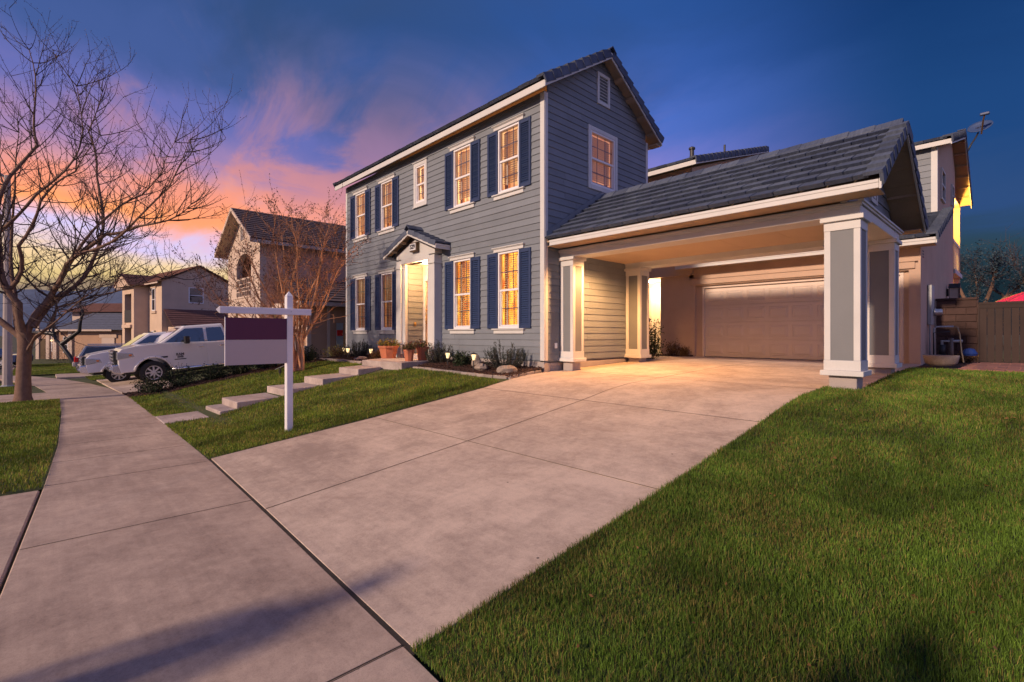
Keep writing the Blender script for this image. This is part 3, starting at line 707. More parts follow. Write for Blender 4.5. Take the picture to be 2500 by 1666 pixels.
# beams: front, rear, end, each with a crown strip
for nm, (x0, x1, y0, y1) in {'a': (.004, 5.655, .5, .95), 'b': (.004, 5.655, 3.12, 3.57), 'c': (5.205, 5.655, .952, 3.118)}.items():
    o = MB().box(x0, x1, y0, y1, 2.535, 2.672).build('beam', 'trim', house, bevel=.006)
    b = MB()
    if nm != 'c': b.box(x0, x1+.03, y0-.05, y0, 2.672, 2.705); b.box(x0, x1+.015, y0-.028, y0, 2.645, 2.672); b.box(x0, x1, y0+.004, y1, 2.673, 2.73)
    else: b.box(x1-.02, x1+.05, .45, 3.75, 2.706, 2.735); b.box(x1-.02, x1+.028, .47, 3.72, 2.673, 2.706)
    b.build('crown_moulding', 'trim', o)
b = MB()
for k in range(5): b.box(.01+k*1.04, .01+k*1.04+1.034, .952, 3.118, 2.66, 2.672)
b.build('carport_ceiling', 'ceiling_board', house)
MB().box(.0, 5.6, 3.57, 3.7, 2.55, 2.75).build('rear_soffit', 'soffit', house)
def column(x0, x1, y0, y1, zf):
    c_ = MB().box(x0+.012, x1-.012, y0+.012, y1-.012, .42, 2.34).build('column', 'column_panel', house)
    MB().box(x0+.05, x1-.05, y0+.04, y1-.04, zf-.12, .205).build('footing', 'foundation', c_, bevel=.01)
    b = MB(); b.box(x0-.045, x1+.045, y0-.045, y1+.045, .205, .282); b.build('plinth', 'trim', c_, bevel=.006)
    MB().box(x0-.006, x1+.006, y0-.006, y1+.006, .282, .43).build('base_board', 'trim', c_, bevel=.005)
    MB().box(x0-.004, x1+.004, y0-.004, y1+.004, 2.335, 2.465).build('frieze', 'trim', c_, bevel=.005)
    MB().box(x0-.045, x1+.045, y0-.045, y1+.045, 2.465, 2.534).build('cap', 'trim', c_, bevel=.006)
    s = .082
    for cx, sx_ in ((x0, 1), (x1, -1)):
        for cy, sy_ in ((y0, 1), (y1, -1)):
            b = MB(); xs = sorted((cx, cx+sx_*s)); ys = sorted((cy, cy+sy_*.016)); b.box(xs[0], xs[1], ys[0], ys[1], .431, 2.334)
            xs = sorted((cx, cx+sx_*.016)); ys = sorted((cy+sy_*.016, cy+sy_*s)); b.box(xs[0], xs[1], ys[0], ys[1], .431, 2.334)
            b.build('stile', 'trim', c_, bevel=.003)
column(.03, .40, .5, .88, 0); column(5.205, 5.655, .5, .95, 0); column(.03, .46, 3.12, 3.55, .09); column(5.205, 5.655, 3.12, 3.55, .09)
# flashing board where the carport roof meets the gable wall
b = MB(); b.obox((.018, .03, 2.93), (.02, 0, 0), (0, 2.07, 2.07*CS), (0, 0, .14)); b.obox((.018, 4.17, 2.93), (.02, 0, 0), (0, -2.07, 2.07*CS), (0, 0, .14)); b.build('flashing', 'siding', house)
# outlet cover on the wall
b = MB(); b.box(.02, .045, .31, .39, .50, .62); b.box(.045, .06, .325, .375, .515, .605); b.build('outlet_cover', 'vinyl', house, bevel=.006)

# ---- garage and rear blocks
gar_open = (.03, 5.35, -.1, 2.355); al_open = (-2.5, -1.166, -.1, 2.70)
b = MB(); wall_panel(b, 'x', -2.9, 5.57, -.2, 2.95, 7.0, 7.24, [gar_open, al_open]); gwall = b.build('garage_wall', 'stucco', house)
b = MB(); b.box(-.09, 5.47, 6.955, 7.0, 2.38, 2.54); b.box(-.14, 5.52, 6.93, 7.0, 2.54, 2.565); b.build('garage_lintel', 'stucco', house, bevel=.006)
b = MB(); b.box(.23, .29, 7.10, 7.2, .0, 2.26); b.box(5.17, 5.24, 7.10, 7.2, .0, 2.26); b.box(.23, 5.24, 7.10, 7.2, 2.26, 2.34); b.build('door_jamb', 'garage_paint', house, bevel=.004)
MB().box(.031, 5.349, 7.02, 7.2, 2.341, 2.356).build('opening_soffit', 'stucco', house)
MB().box(.032, .229, 7.11, 7.2, -.1, 2.34).build('opening_return', 'stucco', house); MB().box(5.241, 5.348, 7.11, 7.2, -.1, 2.34).build('opening_return', 'stucco', house)
MB().box(.02, 5.36, 7.24, 7.3, -.1, 2.5).build('garage_interior', 'ink', house)
gd = MB().box(.29, 5.17, 7.185, 7.2, .115, 2.258).build('garage_door', 'garage_paint', house)
for r in range(4):
    z0 = .122+r*.534
    MB().box(.292, 5.168, 7.165, 7.184, z0, z0+.526).build('door_section', 'garage_paint', gd, bevel=.006)
    for k in range(8):
        x0 = .292+.6095*k+.055
        b = MB(); xa, xb_, za, zb_ = x0, x0+.50, z0+.085, z0+.43
        fr = [(xa, 7.165, za), (xb_, 7.165, za), (xb_, 7.165, zb_), (xa, 7.165, zb_)]; i1 = [(xa+.02, 7.154, za+.02), (xb_-.02, 7.154, za+.02), (xb_-.02, 7.154, zb_-.02), (xa+.02, 7.154, zb_-.02)]
        i2 = [(xa+.035, 7.163, za+.035), (xb_-.035, 7.163, za+.035), (xb_-.035, 7.163, zb_-.035), (xa+.035, 7.163, zb_-.035)]; i3 = [(xa+.07, 7.150, za+.07), (xb_-.07, 7.150, za+.07), (xb_-.07, 7.150, zb_-.07), (xa+.07, 7.150, zb_-.07)]
        b.add(fr+i1+i2+i3, [(i+4*q, (i+1) % 4+4*q, (i+1) % 4+4*(q+1), i+4*(q+1)) for q in range(3) for i in range(4)] + [(12, 13, 14, 15)])
        b.build('door_panel', 'garage_paint', gd)
MB().box(.29, 5.17, 7.15, 7.184, .10, .118).build('door_seal', 'black_plastic', gd)
# side passage: recess with a lit door
b = MB(); b.box(-2.7, -2.5, 7.24, 8.5, -.1, 2.7); b.box(-1.16, -1.0, 7.24, 8.5, -.1, 2.7); b.box(-2.5, -1.16, 8.3, 8.5, -.1, 2.7); b.box(-2.5, -1.16, 7.24, 8.3, 2.7, 2.8); b.build('passage_wall', 'n_white', house)
b = MB(); b.box(-2.30, -2.20, 8.26, 8.30, .1, 2.42); b.box(-1.28, -1.18, 8.26, 8.30, .1, 2.42); b.box(-2.30, -1.18, 8.255, 8.30, 2.42, 2.52); b.build('door_frame', 'trim', house)
sd_ = MB().box(-2.2, -1.28, 8.27, 8.31, .1, 2.42).build('side_door', 'trim', house)
for z0, z1 in ((.3, 1.1), (1.25, 2.2)): MB().box(-2.05, -1.43, 8.255, 8.272, z0, z1).build('door_panel', 'trim', sd_, bevel=.01)
MB().box(-2.36, -2.32, 8.25, 8.30, 1.28, 1.42).build('door_bell', 'ink', house)
pl = MB().lathe([(.05, 0), (.10, -.02), (.10, -.05), (.02, -.07)], 14, (-1.85, 7.6, 2.70)).build('passage_light', 'lens', house)
point_light('passage_lamp', pl, (-1.85, 7.6, 2.50), 200, (1, .58, .24), .08)
# carport ceiling lamp, hidden from the street by the front beam
cl_ = MB().lathe([(.13, 0), (.13, -.03), (.09, -.075), (.02, -.09)], 18, (1.15, 1.08, 2.66)).build('carport_light', 'lens', house, smooth=True)
cpl = point_light('carport_lamp', cl_, (1.15, 1.16, 2.55), 1, (1, .47, .15), .10)
csp = bpy.data.lights.new('carport_lamp', 'SPOT'); csp.energy = 620; csp.color = (1, .47, .15); csp.spot_size = R(168); csp.spot_blend = .5; csp.shadow_soft_size = .10; cpl.data = csp
# low roof over the garage front
LS = .352
def shed(name, xa, xb, ye, ze, yb, slope, courses, n_r):
    b = MB(); L = yb-ye; b.prism([(ye, ze), (yb, ze+slope*L), (yb, ze+slope*L-.03), (ye, ze-.03)], xa, xb, 'x'); r = b.build(name, 'soffit', house)
    return r
lr = shed('garage_roof', -.4, 5.88, 6.56, 3.005, 9.95, LS, 0, 0)
tile_slope(lr, 4.2, 5.78, 6.50, 3.015, LS, 11, 21)
b = MB(); b.obox((-.4, 6.53, 3.005), (4.6, 0, 0), (0, 3.4, 3.4*LS), (0, 0, .05)); b.build('tile_field', 'roof_tile', lr)['kind'] = 'stuff'
rake_row(lr, 5.885, 6.50, 3.005, LS, 12, 1, seed=9)
MB().box(-.4, 5.88, 6.53, 6.56, 2.87, 3.003).box(-.4, 5.88, 6.515, 6.53, 2.945, 3.003).build('garage_fascia', 'trim', house, bevel=.004)
MB().box(-.38, 5.86, 6.56, 7.0, 2.868, 2.876).build('garage_soffit', 'soffit', house)
b = MB(); b.prism([(6.53, 2.87), (9.95, 2.87+LS*3.42), (9.95, 3.0+LS*3.42), (6.53, 3.0)], 5.882, 5.905, 'x'); b.build('barge_board', 'trim', house)
# side wall to the right of the garage, with upper storey
b = MB(); b.prism([(7.24, -.2), (7.24, 3.16), (9.95, 4.15), (9.95, 6.0), (13.95, 7.25), (15.0, 6.5), (15.0, 5.55), (14.5, 5.55), (14.5, 2.45), (16.9, 2.45), (16.9, -.2)], 5.33, 5.57, 'x'); b.build('side_wall', 'stucco', house)
b = MB(); b.box(4.95, 5.05, 14.5, 16.9, 2.45, 6.0); b.box(4.95, 5.57, 16.8, 16.9, 2.45, 5.6); b.box(5.0, 5.57, 14.4, 14.49, 2.45, 5.6); b.box(5.0, 5.57, 14.5, 16.9, 5.56, 5.62); b.build('balcony_recess', 'n_white', house)
b = MB(); b.box(5.4, 5.62, 14.5, 17.1, 2.9, 3.05); b.box(5.48, 5.56, 14.5, 16.9, 4.0, 4.10)
for k in range(6): b.box(5.5, 5.54, 14.7+k*.4, 14.78+k*.4, 3.05, 4.0)
b.build('balcony_rail', 'trim', house)
bl = MB().ball((5.15, 15.6, 5.3), .07).build('balcony_light', 'lens', house)
point_light('balcony_lamp', bl, (5.32, 15.7, 5.1), 220, (1, .52, .09), .08)
uw = MB(); wall_panel(uw, 'x', 2.0, 5.57, 4.0, 6.05, 9.96, 10.1); uw = uw.build('upper_wall', 'siding', house)
boards(uw, 'x', 9.955, -1, 4.15, 6.02, P_*1.15, lambda z: 4.0, lambda z: 5.46)
MB().box(5.455, 5.592, 9.925, 9.955, 4.2, 6.02).box(5.574, 5.592, 9.956, 10.05, 4.2, 6.02).build('corner_board', 'trim', house)
ur, zu, zb = gable_roof('upper_roof', house, 2.0, 5.88, 9.77, 16.62, 6.10, .31, 13.95, rear_slope=.68)
tile_slope(ur, 2.0, 5.8, 9.72, 6.11, .31, 2, 31)
b = MB(); b.obox((2, 10.2, 6.22), (3.85, 0, 0), (0, 3.75, 3.75*.31), (0, 0, .05)); b.obox((2, 13.95, 7.40), (3.85, 0, 0), (0, 2.7, -2.7*.68), (0, 0, .05)); b.build('tile_field', 'roof_tile', ur)['kind'] = 'stuff'
rake_row(ur, 5.885, 9.71, 6.095, .31, 14, 1, seed=12); rake_row(ur, 5.885, 16.66, zb, .68, 11, -1, seed=13)
b = MB(); b.box(2, 5.88, 9.745, 9.77, 5.975, 6.098)
for y0, y1, z0, z1 in ((9.745, 13.95, 6.098, zu), (16.645, 13.95, zb, zu)):
    b.add([(5.88, y0, z0-.15), (5.905, y0, z0-.15), (5.905, y1, z1-.15), (5.88, y1, z1-.15), (5.88, y0, z0), (5.905, y0, z0), (5.905, y1, z1), (5.88, y1, z1)], [(0, 3, 2, 1), (4, 5, 6, 7), (0, 1, 5, 4), (1, 2, 6, 5), (2, 3, 7, 6), (3, 0, 4, 7)])
b.build('upper_fascia', 'trim', house)
for k in range(6):
    yy = 14.1+k*.42; MB().box(5.58, 5.878, yy, yy+.07, zu-.68*(yy-13.95)-.12, zu-.68*(yy-13.95)-.05).build('lookout', 'soffit', house)
def flat_window(parent, axis, at, sgn, u0, u1, z0, z1, room='dark', frame='vinyl', fw=.05, rail=True):
    def bx(b, a0, a1, d0, d1, za, zb_):
        if axis == 'x': ys = sorted((at+sgn*d0, at+sgn*d1)); b.box(a0, a1, ys[0], ys[1], za, zb_)
        else: xs = sorted((at+sgn*d0, at+sgn*d1)); b.box(xs[0], xs[1], a0, a1, za, zb_)
    b = MB(); bx(b, u0, u0+fw, 0, .05, z0, z1); bx(b, u1-fw, u1, 0, .05, z0, z1); bx(b, u0+fw, u1-fw, 0, .05, z0, z0+fw); bx(b, u0+fw, u1-fw, 0, .05, z1-fw, z1)
    if rail: bx(b, u0+fw, u1-fw, 0, .045, (z0+z1)/2-.025, (z0+z1)/2+.025)
    w = b.build('window', frame, parent)
    b = MB(); bx(b, u0+fw, u1-fw, .0, .012, z0+fw, z1-fw); b.build('pane', room, w); return w
m_, t_ = new('dark_pane'); t_.b.inputs['Base Color'].default_value = (.012, .014, .018, 1); t_.b.inputs['Roughness'].default_value = .03; t_.b.inputs['Specular IOR Level'].default_value = .8
flat_window(house, 'y', 5.57, 1, 10.75, 11.6, 4.72, 5.62, 'dark_pane', 'trim'); flat_window(house, 'y', 5.57, 1, 13.6, 14.2, 5.05, 5.75, 'dark_pane', 'trim')
b = MB()
for k in range(3): b.box(5.571, 5.575, 7.3, 7.5, 2.66+k*.07, 2.69+k*.07)
b.build('wall_vent', 'ink', house)
# second block behind: gable end toward the right
b = MB(); wall_panel(b, 'x', -9.7, -.0, 2.7, 6.1, 6.87, 7.0); b.prism([(7.0, 2.6), (16, 2.6), (16, 6.1), (12.6, 8.0), (7.0, 6.13)], -.16, -.001, 'x'); b.build('rear_block_wall', 'stucco', house)
rr_, z2, _ = gable_roof('rear_roof', house, -9.9, .27, 6.56, 18.6, 6.19, .315, 12.6)
tile_slope(rr_, -6, .2, 6.50, 6.2, .315, 1, 41); rake_row(rr_, .28, 6.50, 6.19, .315, 21, 1, seed=42)
b = MB(); b.obox((-9.9, 6.8, 6.28), (10.1, 0, 0), (0, 5.8, 5.8*.315), (0, 0, .05)); b.build('tile_field', 'roof_tile', rr_)['kind'] = 'stuff'
b = MB(); b.box(-9.9, .272, 6.53, 6.56, 6.05, 6.187)
b.add([(.272, 6.53, 6.05), (.298, 6.53, 6.05), (.298, 12.6, 6.05+6.07*.315), (.272, 12.6, 6.05+6.07*.315), (.272, 6.53, 6.19), (.298, 6.53, 6.19), (.298, 12.6, 6.19+6.07*.315), (.272, 12.6, 6.19+6.07*.315)], [(0, 3, 2, 1), (4, 5, 6, 7), (0, 1, 5, 4), (1, 2, 6, 5), (2, 3, 7, 6), (3, 0, 4, 7)])
b.build('rear_fascia', 'trim', house)
for x, y, h, r in ((-1.05, 9, .52, .075), (.0, 9.3, .4, .035)):
    z0 = 6.19+.315*(y-6.56); b = MB(); b.lathe([(r, 0), (r, h), (r*1.5, h+.02), (r*1.5, h+.08), (r*.6, h+.12)] if r > .05 else [(r, 0), (r, h)], 12, (x, y, z0)); b.build('roof_vent_pipe', 'dark_metal', house)

# ---- entry porch
b = MB(); PX = -4.83
for x0, x1 in ((-5.83, -5.555), (-4.095, -3.82)):
    o = MB().box(x0, x1, -.27, .0, .12, 3.0).build('pilaster', 'trim', house, bevel=.006)
    MB().box(x0-.015, x1+.015, -.285, -.001, .12, .62).build('pilaster_base', 'trim', o, bevel=.005); MB().box(x0-.03, x1+.03, -.30, -.001, 2.76, 2.80).build('pilaster_cap', 'trim', o, bevel=.005)
b = MB(); b.box(-5.555, -5.412, -.21, -.12, .12, 2.9); b.box(-4.238, -4.095, -.21, -.12, .12, 2.9); b.box(-5.555, -4.095, -.262, .0, 2.885, 3.06); b.build('entry_casing', 'trim', house, bevel=.005)
# recess
b = MB(); wall_panel(b, 'y', -.118, .5, .1, 2.95, -5.5, -5.417); rw = b.build('entry_side_wall', 'siding', house)
boards(rw, 'y', -5.415, 1, .26, 2.88, .17, lambda z: -.115, lambda z: .395, joint=9)
MB().box(-4.233, -4.15, -.118, .5, .1, 2.95).build('entry_side_wall', 'trim', house)
MB().box(-5.415, -4.235, -.2, .5, 2.885, 2.95).build('entry_ceiling', 'trim', house)
MB().box(-5.56, -4.09, -.29, .5, .0, .24).build('threshold', 'step_concrete', house, bevel=.01)
b = MB(); b.box(-5.415, -5.27, .40, .5, .24, 2.885); b.box(-4.33, -4.235, .40, .5, .24, 2.885); b.box(-5.27, -4.33, .40, .5, 2.42, 2.885); b.build('entry_wall', 'trim', house)
fdoor = MB().box(-5.25, -4.34, .44, .49, .25, 2.42).build('front_door', 'door_wood', house)
for x0 in (-5.14, -4.74):
    for z0, z1 in ((.4, 1.1), (1.25, 2.25)): MB().box(x0, x0+.3, .425, .44, z0, z1).build('door_panel', 'door_wood' if z0 < 1 else 'entry_glow', fdoor, bevel=.01)
b = MB(); b.tube([(-5.19, .43, 1.12), (-5.19, .38, 1.14), (-5.19, .37, 1.25), (-5.19, .38, 1.4), (-5.19, .43, 1.42)], .014, 8); b.lathe([(.03, .38), (.03, .43)], 12, (-5.19, 0, 1.55), 'y'); b.build('door_handle', 'brass', fdoor, smooth=True)
b = MB(); b.ball((-5.385, .12, 1.12), .045, .5, 1, 1.2); b.box(-5.40, -5.39, .08, .16, 1.06, 1.18); b.build('door_bell', 'brass', house)
el = MB().lathe([(.11, 0), (.11, -.012), (.085, -.03), (.02, -.035)], 20, (-4.62, .02, 2.885)).build('entry_light', 'lens', house, smooth=True)
point_light('entry_lamp', el, (-4.62, .0, 2.78), 170, (1, .46, .15), .07)
# pediment and small tiled roof
PSL = .385; ZP = 3.10
prr = MB()
for s_ in (1, -1):
    xe = PX+s_*1.37
    prr.add([(xe, -.46, ZP+.11), (PX, -.46, ZP+.11+PSL*1.37), (PX, .0, ZP+.11+PSL*1.37), (xe, 0, ZP+.11), (xe, -.46, ZP+.13), (PX, -.46, ZP+.13+PSL*1.37), (PX, 0, ZP+.13+PSL*1.37), (xe, 0, ZP+.13)], [(0, 3, 2, 1), (4, 5, 6, 7), (0, 1, 5, 4), (1, 2, 6, 5), (2, 3, 7, 6), (3, 0, 4, 7)])
pr_ = prr.build('porch_roof', 'soffit', house)
b = MB(); b.prism([(-5.83, 3.04), (-3.82, 3.04), (-3.82, 3.16), (PX, 3.16+PSL*1.0), (-5.83, 3.16)], -.25, .0, 'y'); b.build('pediment', 'trim', house)
b = MB()
for s_ in (1, -1):
    xe = PX+s_*1.385
    b.add([(xe, -.49, ZP-.01), (PX, -.49, ZP-.01+PSL*1.385), (PX, -.462, ZP-.01+PSL*1.385), (xe, -.462, ZP-.01), (xe, -.49, ZP+.125), (PX, -.49, ZP+.125+PSL*1.385), (PX, -.462, ZP+.125+PSL*1.385), (xe, -.462, ZP+.125)], [(0, 3, 2, 1), (4, 5, 6, 7), (0, 1, 5, 4), (1, 2, 6, 5), (2, 3, 7, 6), (3, 0, 4, 7)])
    xs = sorted((xe, xe-s_*.028)); b.box(xs[0], xs[1], -.46, -.002, ZP-.01, ZP+.12); b.box(min(xs[0], xs[0]-(.012 if s_ < 0 else 0)), max(xs[1], xs[1]+(.012 if s_ > 0 else 0)), -.47, -.002, ZP+.075, ZP+.12)
b.build('porch_fascia', 'trim', pr_, bevel=.004)
an = math.atan(PSL)
pt_me = MB().add([(0, 0, 0), (.33, 0, 0), (.33, .30, 0), (0, .30, 0), (0, 0, .05), (.33, 0, .022), (.33, .30, .022), (0, .30, .05), (0, -.012, -.085), (.33, -.012, -.105), (0, -.012, .05), (.33, -.012, .022), (.33, .012, -.105), (0, .012, -.085)],
              [(0, 3, 2, 1), (4, 5, 6, 7), (1, 2, 6, 5), (2, 3, 7, 6), (3, 0, 4, 7), (8, 9, 11, 10), (10, 11, 5, 4), (8, 13, 12, 9), (0, 1, 12, 13), (8, 10, 4, 0, 13), (9, 12, 1, 5, 11)]).mesh('porch_tile', 'roof_tile')
for s_ in (1, -1):
    for k in range(5):
        d = k*.275; xe = PX+s_*1.40
        for row, yy in enumerate((-.495, -.235)):
            o = place('roof_tile', pt_me, pr_, (xe-s_*d*math.cos(an), yy+(.04 if row else 0), ZP+.145+d*math.sin(an)+(.004 if row else 0)), (0, -an*1, 0) if s_ < 0 else (0, an, 0), (-s_, 1, 1))
for k in range(2): place('ridge_tile', ridge_me, pr_, (PX, -.52+k*.30, ZP+.25+PSL*1.385), (0, 0, R(90)), (.8, .8, .9))
b = MB(); b.box(PX-1.36, PX-1.33, -.14, -.02, 3.15, 3.3)
for s_ in (1, -1): b.obox((PX+s_*1.42, -.02, ZP+.19), (-s_*1.42, 0, 1.42*PSL), (0, 0, .07), (0, .012, 0))
b.build('flashing', 'siding', pr_)
for s_ in (1, -1):
    for q in (.35, .75): MB().box(PX+s_*1.3*q-.03, PX+s_*1.3*q+.03, -.455, -.255, ZP+.02+PSL*(1.3-1.3*q), ZP+.09+PSL*(1.3-1.3*q)).build('lookout', 'soffit', pr_)
hp = MB().box(-4.93, -4.57, -.36, -.25, 3.17, 3.43).build('address_box', 'lamp_base', house, bevel=.008)
MB().box(-4.90, -4.60, -.372, -.36, 3.205, 3.395).build('number_plate', 'plaque_white', hp)
me = text_mesh('529', .17, .004, .004); me.materials.append(MATS['ink']); place('address_number', me, hp, (-4.75, -.378, 3.298), (R(90), 0, 0))

# landing and steps up the lawn
walk = thing('stepped_walkway', 'pale concrete stepped walkway climbing the lawn to the front door', 'steps')
def quadslab(name, cs, z0, z1, rise=0.):
    b = MB(); vs_ = [(x, y, z0) for x, y in cs] + [(x, y, z1+(rise if i > 1 else 0)) for i, (x, y) in enumerate(cs)]
    b.add(vs_, [(0, 3, 2, 1), (4, 5, 6, 7), (0, 1, 5, 4), (1, 2, 6, 5), (2, 3, 7, 6), (3, 0, 4, 7)]); return b.build(name, 'step_concrete', walk, bevel=.018, seg=2)
fr = [(-4.28, -5.56, -.65), (-4.31, -5.26, -.51), (-4.50, -4.32, -.35), (-4.60, -3.46, -.19), (-4.83, -2.5, -.03), (-5.09, -1.74, .12)]
quadslab('path_slab', [(-4.2, -6.41), (-3.2, -6.41), (-3.26, -5.57), (-4.28, -5.57)], -.9, -.757, .022)
for i in range(5):
    (xa, ya, z), (xb, yb, _) = fr[i], fr[i+1]
    quadslab('step', [(xa, ya), (xa+1.02, ya+.03), (xb+1.0, yb+.03), (xb-.01, yb)], z-.32, z, .012)
quadslab('landing', [(-5.09, -1.74), (-3.28, -1.60), (-3.62, -.30), (-5.95, -.30)], -.3, .12)

# ================================================================ LAWNS, BEDS
CAMP = np.array([7.2855, -7.8956])
def grid_lawn_z(xs, ys): return lawn_zv(xs, ys)
def blades_mesh(name, mat, px, py, pz, h, w, seed, lean=.5):
    rg = np.random.default_rng(seed); n = len(px)
    th = rg.uniform(0, 2*np.pi, n); hh = h*rg.uniform(.55, 1.25, n); ww = w*rg.uniform(.7, 1.3, n)
    le = rg.normal(0, lean, n)*hh; ld = rg.uniform(0, 2*np.pi, n)
    dx, dy = np.cos(th)*ww/2, np.sin(th)*ww/2; lx, ly = np.cos(ld)*le, np.sin(ld)*le
    v = np.zeros((n, 5, 3), np.float32)
    v[:, 0] = np.stack([px-dx, py-dy, pz-.006], 1); v[:, 1] = np.stack([px+dx, py+dy, pz-.006], 1)
    v[:, 2] = np.stack([px-dx*.8+lx*.35, py-dy*.8+ly*.35, pz+hh*.55], 1); v[:, 3] = np.stack([px+dx*.8+lx*.35, py+dy*.8+ly*.35, pz+hh*.55], 1)
    v[:, 4] = np.stack([px+lx, py+ly, pz+hh*np.maximum(.45, 1-.25*np.abs(le/hh))], 1)
    b = (np.arange(n)*5)[:, None]; loops = np.concatenate([b+0, b+1, b+3, b+2, b+2, b+3, b+4], 1).astype(np.int32).ravel()
    me = bpy.data.meshes.new(name); me.vertices.add(n*5); me.vertices.foreach_set('co', v.ravel())
    me.loops.add(n*7); me.loops.foreach_set('vertex_index', loops); me.polygons.add(n*2)
    st = (np.arange(n)*7)[:, None]+np.array([[0, 4]]); me.polygons.foreach_set('loop_start', st.ravel().astype(np.int32))
    me.update(calc_edges=True); me.materials.append(MATS[mat]); return me
def inside(px, py, poly):
    r = np.zeros(len(px), bool); n = len(poly); j = n-1
    for i in range(n):
        xi, yi = poly[i]; xj, yj = poly[j]
        cnd = ((yi > py) != (yj > py)) & (px < (xj-xi)*(py-yi)/(yj-yi+1e-12)+xi); r ^= cnd; j = i
    return r
def lawn(label, poly, holes, mat, seed, dens, h=.042, zoff=0., tall_edge=None):
    xs = [p[0] for p in poly]; ys = [p[1] for p in poly]; rg = np.random.default_rng(seed)
    A = (max(xs)-min(xs))*(max(ys)-min(ys)); N = int(A*float(dens(0))); px = rg.uniform(min(xs), max(xs), N); py = rg.uniform(min(ys), max(ys), N)
    dist = np.hypot(px-CAMP[0], py-CAMP[1]); keep = rg.uniform(0, 1, N)*dens(0) < dens(dist)
    keep &= inside(px, py, poly)
    for hl in holes: keep &= ~inside(px, py, hl)
    px, py, dist = px[keep], py[keep], dist[keep]
    pz = grid_lawn_z(px, py)+zoff
    w = np.interp(dist, [2, 6, 14, 25], [.0028, .0048, .010, .018])
    # clumpy height
    hh = h*(1+.22*np.sin(px*3.1+1.3*np.sin(py*2.3))*np.sin(py*2.7+px*.6)+.22*np.sin(px*9.3+2*np.sin(py*7.1))*np.sin(py*8.7+px*2.6))*np.where(rg.uniform(0, 1, len(px)) < .06, 1.55, 1.)
    me = blades_mesh('lawn_grass', mat, px, py, pz, hh, w, seed+1)
    return tag(place('lawn_grass', me), label, 'grass', kind='stuff')
def dens_near(d): return np.interp(d, [0, 3.5, 6, 10, 16, 30], [18000, 17000, 6500, 2400, 1200, 500])
def lawn_sheet(x0, x1, y0, y1, nx, ny): tag(sheet('lawn', 'soil', x0, x1, y0, y1, nx, ny, lambda x, y: lawn_z(x, y)-.008), kind='structure')
lawn_sheet(5.175, 18, -6.58, .5, 10, 24); lawn_sheet(5.62, 18, .5, 4.9, 8, 10)
lawn('mown green lawn with dry patches right of the driveway', [(5.16, -6.585), (11.5, -6.88), (16, 4.9), (5.63, 4.9), (5.63, .62), (5.2, .5)], [[(5.2, .5), (5.66, .5), (5.66, .95), (5.2, .95)]], 'grass_blade', 11, dens_near, .038)
lawn_sheet(-8.35, .165, -6.42, -1.2, 16, 20)
wk = [(-4.22, -6.45), (-3.18, -6.45), (-3.28, -5.2), (-3.45, -4.3), (-3.55, -3.4), (-3.8, -2.45), (-3.26, -1.62), (-3.5, -.9), (-5.4, -1.2), (-5.1, -1.75), (-4.83, -2.5), (-4.6, -3.46), (-4.5, -4.32), (-4.29, -5.3)]
lawn('green lawn sloping up to the house left of the driveway', [(.16, -6.42), (.16, -1.45), (-.1, -1.33), (-3.2, -1.3), (-5.9, -1.36), (-8.2, -1.3), (-8.3, -6.42)], [wk], 'grass_blade_lush', 21, dens_near, .042)
tag(sheet('parkway_lawn', 'soil', -9.05, .33, -9.6, -7.70, 16, 3, lambda x, y: walk_z(x)-.012), kind='structure')
def strip_grass(label, x0, x1, y0, y1, seed, dn=1.0, zf=None, mat='grass_blade_lush', holes=()):
    rg = np.random.default_rng(seed); N = int((x1-x0)*(y1-y0)*2600*dn); px = rg.uniform(x0, x1, N); py = rg.uniform(y0, y1, N)
    k = np.ones(N, bool)
    for hl in holes: k &= ~inside(px, py, hl)
    px, py = px[k], py[k]; d = np.hypot(px-CAMP[0], py-CAMP[1]); pz = np.array([(zf or (lambda x, y: walk_z(x)+.01))(x, y) for x, y in zip(px, py)])
    tag(place('lawn_grass', blades_mesh('lawn_grass', mat, px, py, pz, .045, np.interp(d, [5, 12, 25, 40], [.005, .010, .018, .03]), seed+1)), label, 'grass', kind='stuff')
strip_grass('green grass verge around the big bare tree', -9.05, .33, -9.55, -7.69, 31, holes=[[(-10, -7.68), (-6, -7.715), (-2.3, -7.805), (.3, -7.945), (.5, -7.96), (.5, -7.0), (-10, -7.0)]])
slab(sw, 'slab', 'walk_concrete', (-12.6, -9.08, -9.58, -12.6, -9.08, -7.86), lambda x, y: walk_z(x)+.002)
tag(sheet('parkway_lawn', 'soil', -19.5, -12.65, -9.6, -7.95, 8, 2, lambda x, y: walk_z(x)-.004), kind='structure')
strip_grass('small grass verge by the concrete lamp pole', -19.4, -12.7, -9.5, -8.35, 33, .5)
